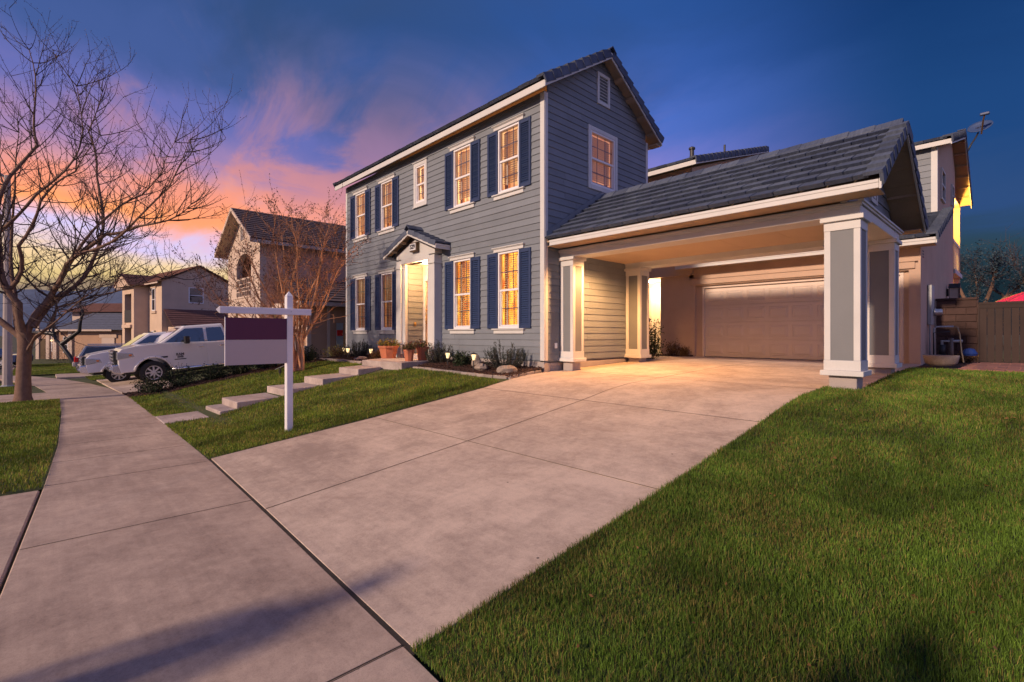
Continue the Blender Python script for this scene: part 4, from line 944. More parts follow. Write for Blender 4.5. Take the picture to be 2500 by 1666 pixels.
# next door: driveway, lawns
def ndz(x, y): return walk_z(x) + max(0, min(.66, (y+6.2)*.095)) + .012
nd = bpy.data.objects.new('neighbour_driveway', None); col.objects.link(nd); tag(nd, kind='structure')
for xa, xb in ((-19.6, -16.5), (-16.5, -13.2), (-13.2, -9.9)):
    for ya, yb in ((-6.42, -3.2), (-3.2, .2)): slab(nd, 'slab', 'concrete', (xa+.008, xb-.008, ya+.008, xa+.008, xb-.008, yb-.008), ndz)
tag(sheet('neighbour_lawn', 'soil', -27.5, -19.65, -6.5, 0, 8, 6, lambda x, y: ndz(x, y)-.004), kind='structure')
strip_grass('strip of neighbouring lawn beyond the parked trucks', -23.8, -19.7, -6.6, -2, 35, .45, ndz)
slab(nd, 'slab', 'concrete', (-29.5, -24.0, -7.6, -29.5, -24.0, -1), lambda x, y: ndz(x, y)+.01)
strip_grass('far lawn in front of the low grey-roofed house', -46, -30, -9.5, -4, 37, .18, lambda x, y: walk_z(x)+.02)
tag(sheet('far_lawn', 'soil', -48, -30, -10, -2, 8, 6, lambda x, y: walk_z(x)+.0), kind='structure')
for xa in (-33.5, -38.5): slab(nd, 'slab', 'walk_concrete', (xa, xa+1.3, -9.0, xa, xa+1.3, -3), lambda x, y: walk_z(x)+.03)

# a scatter of fallen leaves on the right lawn
rgl = np.random.default_rng(77); lx = rgl.uniform(5.4, 10, 260); ly = rgl.uniform(-6.2, 4.6, 260)
def fallen(label, lx, ly, lz, seed):
    C = np.stack([lx, ly, lz], 1); Dv = np.stack([rgl.normal(size=len(lx)), rgl.normal(size=len(lx)), rgl.normal(0, .25, len(lx))], 1)
    tag(place('fallen_leaves', leaf_mesh('fallen_leaves', 'leaf_rust', C, Dv, .032, .018, seed)), label, 'leaves', kind='stuff')
# planting beds: mulch sheets and chips
def chips(label, poly, zf, n, seed, size=.035):
    rg = random.Random(seed); b = MB(); xs = [p[0] for p in poly]; ys = [p[1] for p in poly]; k = 0
    P2 = np.array(poly)
    while k < n:
        x, y = rg.uniform(min(xs), max(xs)), rg.uniform(min(ys), max(ys))
        if not inside(np.array([x]), np.array([y]), poly)[0]: continue
        k += 1; a = rg.uniform(0, 6.28); L = size*rg.uniform(.6, 1.8); w = size*rg.uniform(.25, .6); u = Vector((math.cos(a), math.sin(a), rg.uniform(-.5, .5)))*L; v = Vector((-math.sin(a), math.cos(a), rg.uniform(-.4, .4)))*w
        z = zf(x, y)+rg.uniform(0, .02); b.obox((x, y, z), u, v, (0, 0, .008))
    tag(b.build('mulch', 'mulch'), label, 'mulch', kind='stuff')
bedz = lambda x, y: lawn_z(x, -1.2)+.03+max(0, min(.12, (y+1.25)*.10))
b1 = [(-3.2, -1.2), (.14, -1.2), (-.02, -.1), (-.1, -.02), (-3.75, -.02), (-3.5, -.8)]; b2 = [(-9.6, -1.2), (-5.95, -1.25), (-5.95, -.02), (-9.6, -.02)]
tag(sheet('planting_bed', 'mulch', -3.7, .0, -1.22, .0, 14, 6, bedz), kind='structure'); tag(sheet('planting_bed', 'mulch', -9.7, -5.7, -1.26, .0, 14, 6, bedz), kind='structure')
chips('bark mulch in the bed beneath the lit windows', b1, bedz, 2600, 51); chips('bark mulch in the bed left of the entry', b2, bedz, 2200, 52)
lbz = lambda x, y: lawn_z(x, y)+.015
tag(sheet('planting_bed', 'mulch', -9.9, -8.3, -6.42, -.9, 5, 14, lbz), kind='structure')
chips('bark mulch strip between lawn and neighbouring driveway', [(-9.85, -6.4), (-8.3, -6.4), (-8.25, -1.2), (-9.85, -1)], lbz, 3600, 53, .04)
chips('dark mulch patch beside the garage door', [(-1.1, 6.35), (.1, 6.5), (.02, 6.98), (-1.1, 6.98)], lambda x, y: .12, 500, 54)
# edging stones
def edging(label, pts, zf, size=.24, seed=1, group=None):
    e = thing('bed_edging', label, 'edging', (*pts[0], zf(*pts[0]))); rg = random.Random(seed); base = Vector((*pts[0], zf(*pts[0])))
    for (p, q) in zip(pts[:-1], pts[1:]):
        p, q = Vector(p), Vector(q); n = max(1, int((q-p).length/size)); d = (q-p)/n; nn = Vector((-d.y, d.x)).normalized()*.11
        for i in range(n):
            o = p+d*i; z = zf(o.x, o.y)-.05; z2 = zf(*(o+d))-.05; h = .095+rg.uniform(-.008, .008)
            b = MB(); cs = [o+d*.02-nn/2, o+d*.98-nn/2, o+d*.98+nn/2, o+d*.02+nn/2]; zz = [z, z2, z2, z]
            b.add([(c_.x-base.x, c_.y-base.y, k-base.z) for c_, k in zip(cs, zz)]+[(c_.x-base.x, c_.y-base.y, k+h-base.z) for c_, k in zip(cs, zz)], [(0, 3, 2, 1), (4, 5, 6, 7), (0, 1, 5, 4), (1, 2, 6, 5), (2, 3, 7, 6), (3, 0, 4, 7)])
            b.build('edging_stone', 'edging', e, bevel=.012)
edging('low stone edging along the bed beneath the two lit windows', [(-3.25, -1.27), (-1.6, -1.25), (-.3, -1.2), (.06, -1.14), (.0, -.6), (-.06, -.08)], lambda x, y: lawn_z(x, min(y, -1.2)) if y < -1 else interp(y, [-1.13, 0], [lawn_z(x, -1.13), .0]), seed=61)
edging('low stone edging along the bed left of the entry', [(-9.6, -1.27), (-7.6, -1.3), (-5.9, -1.32)], lambda x, y: lawn_z(x, -1.3)+.03, seed=62)

# ================================================================ PLANTS
def leaf_mesh(name, mat, C, Dv, L, W, seed):
    rg = np.random.default_rng(seed); n = len(C); C = np.asarray(C, float); Dv = np.asarray(Dv, float); Dv /= np.linalg.norm(Dv, axis=1, keepdims=True)+1e-9
    r = rg.normal(size=(n, 3)); S = np.cross(Dv, r); S /= np.linalg.norm(S, axis=1, keepdims=True)+1e-9
    l = (L*rg.uniform(.6, 1.3, n))[:, None]; w = (W*rg.uniform(.7, 1.3, n))[:, None]; up = np.cross(S, Dv)*l*.12
    v = np.stack([C, C+Dv*l*.5-S*w/2+up, C+Dv*l, C+Dv*l*.5+S*w/2+up], 1).astype(np.float32)
    me = bpy.data.meshes.new(name); me.vertices.add(n*4); me.vertices.foreach_set('co', v.ravel()); me.loops.add(n*4); me.loops.foreach_set('vertex_index', np.arange(n*4, dtype=np.int32))
    me.polygons.add(n); me.polygons.foreach_set('loop_start', (np.arange(n)*4).astype(np.int32)); me.update(calc_edges=True); me.materials.append(MATS[mat]); return me
fallen('tiny dry leaves scattered over the right lawn', lx, ly, lawn_zv(lx, ly)+.04, 78)
def bush(name, label, loc, r, h, style, seed, group=None, cat='shrub', twigm='twig'):
    t = thing(name, label, cat, loc, group=group); rg = random.Random(seed); C = []; Dv = []; st = MB()
    ns = {'rosemary': 46, 'leafy': 30, 'low': 36, 'sparse': 20, 'flower': 22}[style]
    for i in range(ns):
        a = rg.uniform(0, 6.283); rad = r*math.sqrt(rg.uniform(0, 1)); tip = Vector((math.cos(a)*rad, math.sin(a)*rad, h*rg.uniform(.6, 1.05)*(1-.45*(rad/r)**2)))
        b0 = Vector((math.cos(a)*rad*.25, math.sin(a)*rad*.25, 0)); mid = (b0+tip)/2+Vector((math.cos(a)*rad*.18, math.sin(a)*rad*.18, -.03*h))
        pts = [b0, mid, tip]; st.tube(pts, [.006, .005, .002], 4, False)
        m = {'rosemary': 95, 'leafy': 42, 'low': 44, 'sparse': 30, 'flower': 26}[style]
        for k in range(m):
            u = rg.uniform(.12, 1.0); p = b0.lerp(mid, u*2) if u < .5 else mid.lerp(tip, u*2-1); d = (tip-mid).normalized()
            sp = {'rosemary': .012, 'leafy': .085*r/.4, 'low': .05, 'sparse': .05, 'flower': .03}[style]
            p = p+Vector((rg.gauss(0, sp), rg.gauss(0, sp), rg.gauss(0, sp)))
            q = Vector((rg.gauss(0, 1), rg.gauss(0, 1), rg.gauss(.3, 1))).normalized()
            C.append(p); Dv.append((d*.9+q*.75) if style == 'rosemary' else (q+d*.3))
    L, W, mt = {'rosemary': (.050, .010, 'leaf_rosemary'), 'leafy': (.060, .034, 'leaf_dark'), 'low': (.050, .030, 'leaf_dark'), 'sparse': (.05, .026, 'leaf_rust'), 'flower': (.05, .032, 'leaf_lime')}[style]
    if name == 'potted_flowers': mt = 'leaf_mixed'
    st.build('stems', twigm, t); fo = place('foliage', leaf_mesh('foliage', mt, C, Dv, L, W, seed), t); fo['kind'] = 'stuff'
    return t
bush('rosemary_bush', 'tall rosemary bush at the house corner behind a rounded rock', (-.72, -.50, .02), .50, .72, 'rosemary', 71)
bush('rosemary_bush', 'rosemary bush beside the two small terracotta pots', (-3.15, -.55, .02), .42, .62, 'rosemary', 72)
bush('rosemary_bush', 'rosemary bush in the bed left of the entry', (-7.75, -.55, .04), .50, .66, 'rosemary', 73)
bush('low_shrub', 'small dark green shrub just right of the lit path light', (-2.2, -.55, .03), .22, .34, 'leafy', 74)
bush('low_shrub', 'reddish brown shrub at the far left corner of the facade', (-9.35, -.5, .0), .32, .5, 'sparse', 75)
bush('low_shrub', 'reddish shrub between the large pot and the left bed', (-6.45, -.55, .03), .22, .42, 'sparse', 76)
for i, (x, y, r, h) in enumerate([(-8.95, -5.9, .42, .52), (-9.05, -5.2, .46, .62), (-9.1, -4.4, .42, .46), (-9.1, -3.7, .44, .55), (-9.15, -2.9, .42, .55), (-9.1, -2.2, .4, .5), (-9.1, -1.6, .4, .48)]):
    bush('hedge_shrub', ['dark green shrub nearest the sidewalk in front of the white truck', 'second dark shrub from the sidewalk, against the truck front wheel', 'third dark shrub from the sidewalk along the neighbouring driveway', 'fourth dark shrub from the sidewalk, below the sign panel', 'fifth dark shrub from the sidewalk, below the sign panel', 'sixth dark shrub from the sidewalk, by the truck rear wheel', 'dark shrub farthest up the bed behind the bare multi-stem tree'][i], (x, y, lbz(x, y)), r, h, 'low', 80+i, 'dark shrubs along the neighbouring driveway')
bush('camellia_bush', 'leafy camellia bush behind the rear carport column', (-.20, 4.75, .10), .34, 1.25, 'leafy', 91)
bush('low_shrub', 'small round shrub against the wall left of the garage door', (-.55, 6.75, .12), .24, .62, 'sparse', 92)
bush('low_shrub', 'smallest shrub right beside the garage opening', (-.20, 6.78, .12), .15, .34, 'sparse', 93)
bush('grass_tuft', 'pale dry grass tuft at the foot of the block wall', (6.15, 8.9, .10), .3, .18, 'sparse', 94)

# pots
def square_pot(name, label, loc, w, h, plant, seed, pname='potted_plant', rot=.4):
    t = thing(name, label, 'pot', loc, (0, 0, rot)); a, b_ = w*.36, w*.5; b = MB()
    lev = [(a, 0), (b_*.93, h*.84), (b_*1.04, h*.84), (b_*1.06, h), (b_*.90, h), (b_*.86, h*.9)]
    n = 8; vs_ = []
    for r, z in lev:
        for j in range(n):
            w_ = 2*math.pi*(j+.5)/n; k = 1/max(abs(math.cos(w_)), abs(math.sin(w_)))*.93; vs_.append((r*k*math.cos(w_)*1.05, r*k*math.sin(w_)*1.05, z))
    m = len(lev); b.add(vs_, [(i*n+j, i*n+(j+1) % n, (i+1)*n+(j+1) % n, (i+1)*n+j) for i in range(m-1) for j in range(n)]+[tuple(range(n))[::-1]]); b.build('pot_body', 'terracotta', t)
    b = MB(); b.lathe([(b_*.9, h*.90), (b_*.9, h*.91)], 8); b.build('soil', 'pot_soil', t)
    return t
square_pot('terracotta_pot', 'large square terracotta pot with lime green plants left of the entry', (-5.52, -.70, .12), .56, .36, 1, 1)
bush('potted_plant', 'lime green leafy plant growing in the large terracotta pot', (-5.52, -.70, .44), .30, .26, 'flower', 95, cat='plant')
square_pot('terracotta_pot', 'smaller terracotta pot of red flowers at the landing edge', (-3.72, -1.12, .12), .27, .30, 1, 2)
bush('potted_flowers', 'red flowering plant in the smaller terracotta pot', (-3.72, -1.12, .38), .19, .20, 'flower', 96, cat='plant')
square_pot('terracotta_pot', 'terracotta pot nearest the right entry pilaster', (-3.80, -.66, .12), .32, .36, 1, 3)
bush('potted_flowers', 'bushy flowering plant in the pot by the right pilaster', (-3.80, -.66, .44), .24, .22, 'flower', 97, cat='plant')

# rocks
def rock(label, loc, r, s, seed):
    rg = random.Random(seed); b = MB(); b.ball((0, 0, 0), r, *s, 12, 8, .13, rg); tag(b.build('rock', 'rock', None, loc, (0, 0, rg.uniform(0, 3)), smooth=False), label, 'rock', 'rocks in the front beds')
rock('upright pale rock behind the black path light', (-1.78, -.45, .10), .17, (.75, .6, 1.3), 1); rock('flat rock just right of the black path light', (-1.15, -.85, .06), .17, (1.2, .8, .6), 2)
rock('rounded rock in front of the corner rosemary', (-.32, -.82, .05), .17, (1.3, .8, .62), 3); rock('small rock in the bed left of the large pot', (-6.9, -.85, .04), .16, (1.4, .8, .6), 4)
# path lights
def path_light(label, loc, h=.34, power=1.2):
    t = thing('path_light', label, 'path light', loc, group='solar path lights in the front beds')
    MB().tube([(0, 0, -.1), (0, 0, h-.12)], .012, 8).build('stake', 'dark_metal', t)
    MB().lathe([(.03, h-.13), (.055, h-.02), (.055, h)], 12).build('lantern_glass', 'bulb', t)
    b = MB()
    for k in range(4): a = k*math.pi/2; b.tube([(.034*math.cos(a), .034*math.sin(a), h-.13), (.06*math.cos(a), .06*math.sin(a), h)], .006, 4)
    b.build('cage', 'dark_metal', t)
    MB().lathe([(.095, h), (.09, h+.012), (.03, h+.035), (.01, h+.045)], 14).build('cap', 'dark_metal', t)
    point_light('path_lamp', t, (0, 0, h-.05), power, (1, .68, .30), .05); return t
path_light('lit path light among shrubs right of the small pots', (-2.48, -.80, .0), .36, 1.6); path_light('black path light beside the upright rock', (-1.32, -.92, -.02), .38, 3.0)
path_light('path light just left of the large pot', (-6.75, -.62, .04), .32); path_light('path light in front of the left rosemary', (-7.65, -.95, .03), .34); path_light('path light at the far left end of the facade bed', (-10.35, .15, -.05), .36)

# ================================================================ BARE TREES
def wig(rg, p, q, n, amt, curl=None):
    p, q = Vector(p), Vector(q); pts = []; L = (q-p).length
    off = Vector((rg.gauss(0, amt), rg.gauss(0, amt), rg.gauss(0, amt)))*L
    for i in range(n+1):
        t = i/n; s = math.sin(math.pi*t); pts.append(p.lerp(q, t)+off*s+(curl*L*s if curl else Vector()))
    return pts
def sprout(rg, b, p, d, L, r, depth, up, buds, spread=.9, sides=4):
    d = d.normalized(); n = 5 if L > .6 else 3; pts = [Vector(p)]; cur = d.copy()
    for i in range(n):
        cur = (cur+Vector((rg.gauss(0, .10), rg.gauss(0, .10), rg.gauss(0, .06)))+Vector((0, 0, up))).normalized(); pts.append(pts[-1]+cur*L/n)
    b.tube(pts, [max(.003, r*(1-.72*i/n)) for i in range(n+1)], sides, False)
    if buds is not None and depth <= 1:
        for i in range(1, n+1):
            for _ in range(2): buds.append((pts[i]+Vector((rg.gauss(0, .02), rg.gauss(0, .02), rg.gauss(0, .02))), cur))
    if depth <= 0: return
    for k in range(rg.choice((2, 2, 3, 3)) if depth > 1 else rg.choice((1, 2, 3))):
        i = rg.randint(1, n); e = pts[i]; a = Vector((rg.gauss(0, 1), rg.gauss(0, 1), rg.gauss(.2, .7))).normalized()
        sprout(rg, b, e, cur*.7+a*spread, L*rg.uniform(.45, .75), r*.58, depth-1, up, buds, spread, max(3, sides-1))
FW, RT = Vector((-.7251, .6886, 0)), Vector((.6886, .7251, 0))
# big street tree on the verge; limbs given as (right, up, away) metres from the trunk foot
t1 = thing('bare_tree', 'large bare pruned tree on the verge at the left edge', 'tree', (-9.325, -8.33, -.77))
L3 = lambda r, u, a: RT*r + Vector((0, 0, u)) + FW*a
tr = MB(); rg = random.Random(5)
tr.tube([L3(0, -.1, 0), L3(0, .1, 0), L3(.01, .6, 0), L3(.02, 1.2, .02), L3(.05, 1.62, .03)], [.205, .155, .135, .130, .165], 14, False)
limbs = [
 ([(.05, 1.5, 0), (.32, 2.2, .1), (.75, 2.9, .15), (1.05, 3.5, .2), (1.9, 4.0, .1), (2.8, 4.15, -.1), (3.7, 4.25, -.3), (4.3, 4.6, -.4)], .115),
 ([(.05, 1.5, 0), (.10, 2.3, -.2), (-.25, 3.2, -.3), (-.4, 4.3, -.2), (-.3, 5.4, 0), (.15, 6.2, .2), (.0, 7.3, .3), (-.15, 8.6, .3)], .12),
 ([(.05, 1.45, 0), (-.5, 1.95, -.1), (-1.2, 2.3, -.2), (-2.2, 2.9, -.3), (-3.2, 3.9, -.2)], .12),
 ([(.2, 1.75, .05), (.55, 2.6, .5), (.95, 3.6, .9), (1.0, 4.8, 1.1), (.75, 5.8, 1.2), (.45, 7.0, 1.3), (.9, 8.0, 1.2)], .095),
 ([(.6, 2.65, .12), (1.4, 3.2, -.4), (2.3, 3.45, -.8), (3.3, 3.9, -1.0), (4.2, 4.8, -1.0), (4.6, 5.9, -.9)], .075),
 ([(.1, 1.3, 0), (.42, 1.75, .2), (.55, 2.25, .3), (1.3, 2.55, .5), (2.2, 2.85, .7), (3.1, 3.05, .8)], .06),
 ([(.12, 1.2, -.02), (.5, 1.55, -.2), (1.3, 2.0, -.4), (2.0, 2.5, -.5), (2.5, 2.9, -.5)], .045),
 ([(-.1, 2.6, -.25), (.5, 3.6, -.6), (1.1, 4.6, -.7), (1.8, 5.3, -.6), (2.2, 6.2, -.4)], .07),
 ([(-.35, 4.0, -.2), (.4, 4.9, -.1), (1.0, 5.5, .0), (1.35, 6.6, .1), (1.2, 7.6, .1)], .055),
 ([(-.1, 1.6, 0), (-.6, 2.6, .4), (-.9, 3.8, .6), (-.7, 5.2, .5), (-.5, 6.6, .4)], .09),
 ([(1.05, 3.5, .2), (1.7, 4.6, .5), (2.4, 5.1, .6), (3.0, 5.7, .5), (3.3, 6.4, .5)], .05)]
tw = MB(); buds = []
for pts, r0 in limbs:
    P3 = [L3(*p) for p in pts]; fine = []
    for a, c_ in zip(P3[:-1], P3[1:]): fine += wig(rg, a, c_, 4, .035)[:-1]
    fine.append(P3[-1]); n = len(fine); rad = [max(.007, r0*.68*(1-.9*i/(n-1))*(1+.10*math.sin(i*2.3))) for i in range(n)]
    tr.tube(fine, rad, 8, False)
    for i in range(5, n):
        for _ in range(rg.choice((1, 2, 2)) if i < n-1 else 3):
            out = (fine[i]-L3(0, 2.2, 0)); out.z *= .3; out = out.normalized() if out.length > .1 else Vector((1, 0, 0))
            d = out*.5+Vector((rg.gauss(0, .8), rg.gauss(0, .8), rg.gauss(.3, .4)))
            sprout(rg, tw, fine[i], d, rg.uniform(.75, 1.5)*(1 if i < n-3 else .8), max(.012, rad[i]*.40), rg.choice((1, 2, 2)), .16, buds)
tr.build('trunk', 'bark', t1, smooth=True); cr = tw.build('crown', 'twig', t1); cr['kind'] = 'stuff'
o = place('buds', leaf_mesh('buds', 'bud', [p for p, d in buds], [d for p, d in buds], .03, .014, 3), t1); o['kind'] = 'stuff'
# multi-stem crape myrtle on the left lawn
t2 = thing('crape_myrtle', 'bare multi-stem tree with smooth orange-brown trunks on the front lawn', 'tree', (-7.0, -2.8, -.30))
rg = random.Random(12); tr = MB(); tw = MB(); buds = []
for i, (r, u, a) in enumerate([(-2.4, 2.7, -.3), (-1.8, 3.4, .4), (-1.2, 3.8, -.5), (-.55, 4.0, .3), (.0, 4.1, -.2), (.5, 4.0, .5), (.95, 3.8, -.3), (1.35, 3.3, .2), (-1.4, 2.9, -.9), (.8, 3.4, .9), (-2.7, 2.1, .5), (-.2, 3.8, -.9), (-.9, 3.2, .8), (.4, 3.4, -.8)]):
    s = Vector((rg.gauss(0, .09), rg.gauss(0, .09), -.05)); tip = L3(r, u, a); m1 = s.lerp(tip, .28)*1.; m1.x *= .45; m1.y *= .45
    P3 = [s, m1, s.lerp(tip, .62), tip]; fine = []
    for p, q in zip(P3[:-1], P3[1:]): fine += wig(rg, p, q, 4, .04)[:-1]
    fine.append(tip); n = len(fine); rad = [max(.006, (.062 if i < 8 else .045)*(1-.9*k/(n-1))) for k in range(n)]
    tr.tube(fine, rad, 8, False)
    for k in range(4, n):
        for _ in range(2 if k < 9 else 3):
            d = (fine[k]-fine[k-1]).normalized()*1.0+Vector((rg.gauss(0, .55), rg.gauss(0, .55), rg.gauss(.15, .3)))
            sprout(rg, tw, fine[k], d, rg.uniform(.45, .85), max(.007, rad[k]*.5), 2, .05, buds if k > 7 else None, .7)
tr.build('trunk', 'crape_bark', t2, smooth=True); cr = tw.build('crown', 'rust_twig', t2); cr['kind'] = 'stuff'
o = place('seed_heads', leaf_mesh('buds', 'bud', [p for p, d in buds], [d for p, d in buds], .05, .022, 4), t2); o['kind'] = 'stuff'
# further trees
def small_tree(name, label, loc, stems, seed, barkm='bark', twm='twig', r0=.07, L=.8, dep=2, leaf=None, n_leaf=0, lsz=.1):
    t = thing(name, label, 'tree', loc); rg = random.Random(seed); tr = MB(); tw = MB(); tips = []; bd = []
    for pts in stems:
        P3 = [Vector(p) for p in pts]; fine = []
        for p, q in zip(P3[:-1], P3[1:]): fine += wig(rg, p, q, 3, .05)[:-1]
        fine.append(P3[-1]); n = len(fine); rad = [max(.012, r0*(1-.8*k/(n-1))) for k in range(n)]; tr.tube(fine, rad, 7, False)
        for k in range(n//2, n):
            tips.append(fine[k])
            for _ in range(3): sprout(rg, tw, fine[k], (fine[k]-fine[max(0, k-1)])*3+Vector((rg.gauss(0, .6), rg.gauss(0, .6), rg.gauss(.2, .4))), rg.uniform(.6, 1.2)*L, max(.012, rad[k]*.5), dep, .08, bd, .8, 3)
    tr.build('trunk', barkm, t, smooth=True); o = tw.build('crown', twm, t); o['kind'] = 'stuff'
    if leaf:
        C = []; Dv = []
        for _ in range(n_leaf):
            p, d = bd[rg.randrange(len(bd))]; C.append(p+Vector((rg.gauss(0, .12), rg.gauss(0, .12), rg.gauss(0, .12)))); Dv.append((rg.gauss(0, 1), rg.gauss(0, 1), rg.gauss(0, 1)))
        o = place('foliage', leaf_mesh('foliage', leaf, C, Dv, lsz, lsz*.6, seed), t); o['kind'] = 'stuff'
    return t
small_tree('bare_tree', 'dark crooked pruned tree in front of the low grey-roofed house', (-38.3, -6.5, -1.35), [[(0, 0, 0), (-.5, -.6, 1.2), (-.9, -1.0, 1.8), (-1.0, -1.1, 3.0), (-1.6, -1.7, 4.0)], [(-.6, -.7, 1.5), (.2, .2, 2.4), (.4, .4, 3.6), (.2, .3, 4.6)], [(-.95, -1.05, 2.2), (-2.0, -2.1, 2.3), (-2.8, -2.9, 2.4)]], 14, 'black_plastic', 'twig', .16, .7, 1)
small_tree('bare_tree', 'slim bare street tree behind the lamp pole', (-22.5, -10.9, -1.2), [[(0, 0, 0), (0, 0, 1.9), (.3, .3, 3.2), (.6, .7, 4.4)], [(0, 0, 1.8), (-.6, -.5, 3.0), (-1.0, -.9, 4.6)], [(0, 0, 2.0), (.2, -.4, 3.6), (.1, -.5, 5.0)]], 15, 'bark', 'twig', .12)
small_tree('evergreen_tree', 'blue-tinged leafy tree rising behind the block wall', (5.3, 27.5, -.5), [[(0, 0, 0), (.2, 0, 2.2), (.1, .2, 4.6)], [(0, 0, 1.2), (-1.2, -.3, 3.6), (-1.8, -.6, 4.4)], [(0, 0, 1.4), (1.2, .4, 3.2), (1.9, .6, 4.0)], [(.1, 0, 1.8), (.8, -.8, 3.8), (.9, -1.0, 4.5)], [(0, 0, 1.8), (-.6, .8, 4.0), (-.8, 1.0, 4.7)]], 16, 'bark', 'twig', .12, 1.0, 2, 'leaf_blue', 5200, .11)
small_tree('bare_tree', 'bare spreading tree at the right edge above the wooden gate', (7.7, 29.0, -.5), [[(0, 0, 0), (0, 0, 2.0), (.3, .2, 4.6), (.5, .3, 6.2)], [(0, 0, 1.6), (-1.3, -.8, 3.4), (-2.2, -1.2, 4.4)], [(0, 0, 1.8), (1.3, .8, 3.6), (2.3, 1.3, 4.8)], [(0, 0, 2.0), (-.6, .4, 4.4), (-1.0, .7, 5.6)]], 17, 'twig', 'twig', .11, 1.1, 2)
bush('thicket', 'tangle of bare grey brush behind the wall and gate', (6.6, 24.5, -.2), 2.6, 3.0, 'sparse', 98, cat='brush')
bush('hedge_shrub', 'dark rounded hedge in front of the low grey-roofed house', (-44.5, -6.9, -1.4), 2.0, 1.9, 'leafy', 99); bush('ornamental_grass', 'yellow ornamental brush beside the beige house', (-36.5, -.4, -1.2), 1.8, 2.2, 'sparse', 100)
bush('dry_brush', 'low golden shrubs at the foot of the neighbouring tan wall', (-11.4, .4, -.1), .7, .5, 'flower', 101)
bush('vine', 'dark climbing vine beside the neighbouring corner', (-11.9, 1.1, -.1), .3, 1.9, 'sparse', 102)

# ================================================================ SIGN, WALL, GATE, FITTINGS
t = thing('yard_sign', 'white wooden post with hanging purple and grey blank sign panel', 'sign', (-.335, -5.275, -.60))
post = MB().box(-.047, .047, -.047, .047, -.2, 1.98).build('post', 'sign_white', t, bevel=.008)
b = MB(); b.add([(-.047, -.047, 1.98), (.047, -.047, 1.98), (.047, .047, 1.98), (-.047, .047, 1.98), (0, 0, 2.06)], [(0, 1, 4), (1, 2, 4), (2, 3, 4), (3, 0, 4)]); b.build('post_cap', 'sign_white', post)
arm = MB().box(.049, .095, -.93, .30, 1.70, 1.795).build('arm', 'sign_white', t, bevel=.006)
b = MB(); b.add([(.05, -.93, 1.702), (.094, -.93, 1.702), (.094, -.93, 1.793), (.05, -.93, 1.793), (.072, -.975, 1.748)], [(0, 4, 1), (1, 4, 2), (2, 4, 3), (3, 4, 0)]); b.build('arm_tip', 'sign_white', arm)
MB().lathe([(.008, .095), (.008, .102)], 8, (0, 0, 1.748), 'x').build('bolt', 'steel', arm)
for y in (-.72, -.22): MB().box(.066, .078, y-.012, y+.012, 1.64, 1.70).build('hanger', 'brass', t)
MB().box(.064, .080, -.86, -.055, 1.335, 1.645).build('sign_panel', 'sign_purple', t); MB().box(.064, .080, -.86, -.055, .985, 1.334).build('sign_panel', 'sign_grey', t)
MB().box(.060, .084, -.868, -.861, .98, 1.65).box(.060, .084, -.054, -.047, .98, 1.65).build('sign_frame', 'sign_white', t)

# block wall and gate
t = thing('block_wall', 'short brown concrete block wall between the stucco house and the wooden gate', 'wall', (5.6, 9.5, .0))
MB().box(.0, .82, .03, .17, -.1, 1.70).build('mortar', 'block', t)
for r in range(9):
    z0 = .0+r*.19; off = .2 if r % 2 else 0.; x = -.0-off
    while x < .82:
        a, e = max(0, x), min(.825, x+.40)
        if e-a > .05: MB().box(a+.006, e-.006, .0, .2, z0+.006, z0+.184).build('block', 'block', t, bevel=.008)
        x += .40
for k in range(2): MB().box(k*.41-.01, k*.41+.40, -.02, .22, 1.712, 1.775).build('cap_block', 'block', t, bevel=.008)
t = thing('wooden_gate', 'dark brown wooden board gate with light showing through the gaps', 'gate', (6.43, 9.52, .08))
for k in range(20): MB().box(.02+k*.145+(.0 if k % 3 else .003), .02+k*.145+.134, .0, .022, .03, 1.50).build('board', 'gate_wood', t)
MB().box(.0, 2.95, -.02, .045, 1.50, 1.555).build('top_rail', 'gate_wood', t); MB().box(.0, 2.95, -.012, .0, 1.40, 1.50).build('face_rail', 'gate_wood', t)
MB().box(-.01, .02, -.03, .06, -.1, 1.5).build('gate_post', 'gate_wood', t)
pv = bpy.data.objects.new('paved_path', None); col.objects.link(pv); tag(pv, kind='structure')
rg = random.Random(4)
for i in range(12):
    for j in range(13):
        x0 = 6.35+i*.34+(.17 if j % 2 else 0); y0 = 4.93+j*.35
        MB().box(x0+.008, x0+.332, y0+.008, y0+.342, .0, interp(y0, [4.9, 9.5], [.145, .10])+rg.uniform(-.004, .006)).build('paver', 'paver', pv, bevel=.008)
tag(MB().box(5.58, 6.34, 4.92, 9.48, -.1, .10).build('side_yard', 'mulch'), kind='structure')
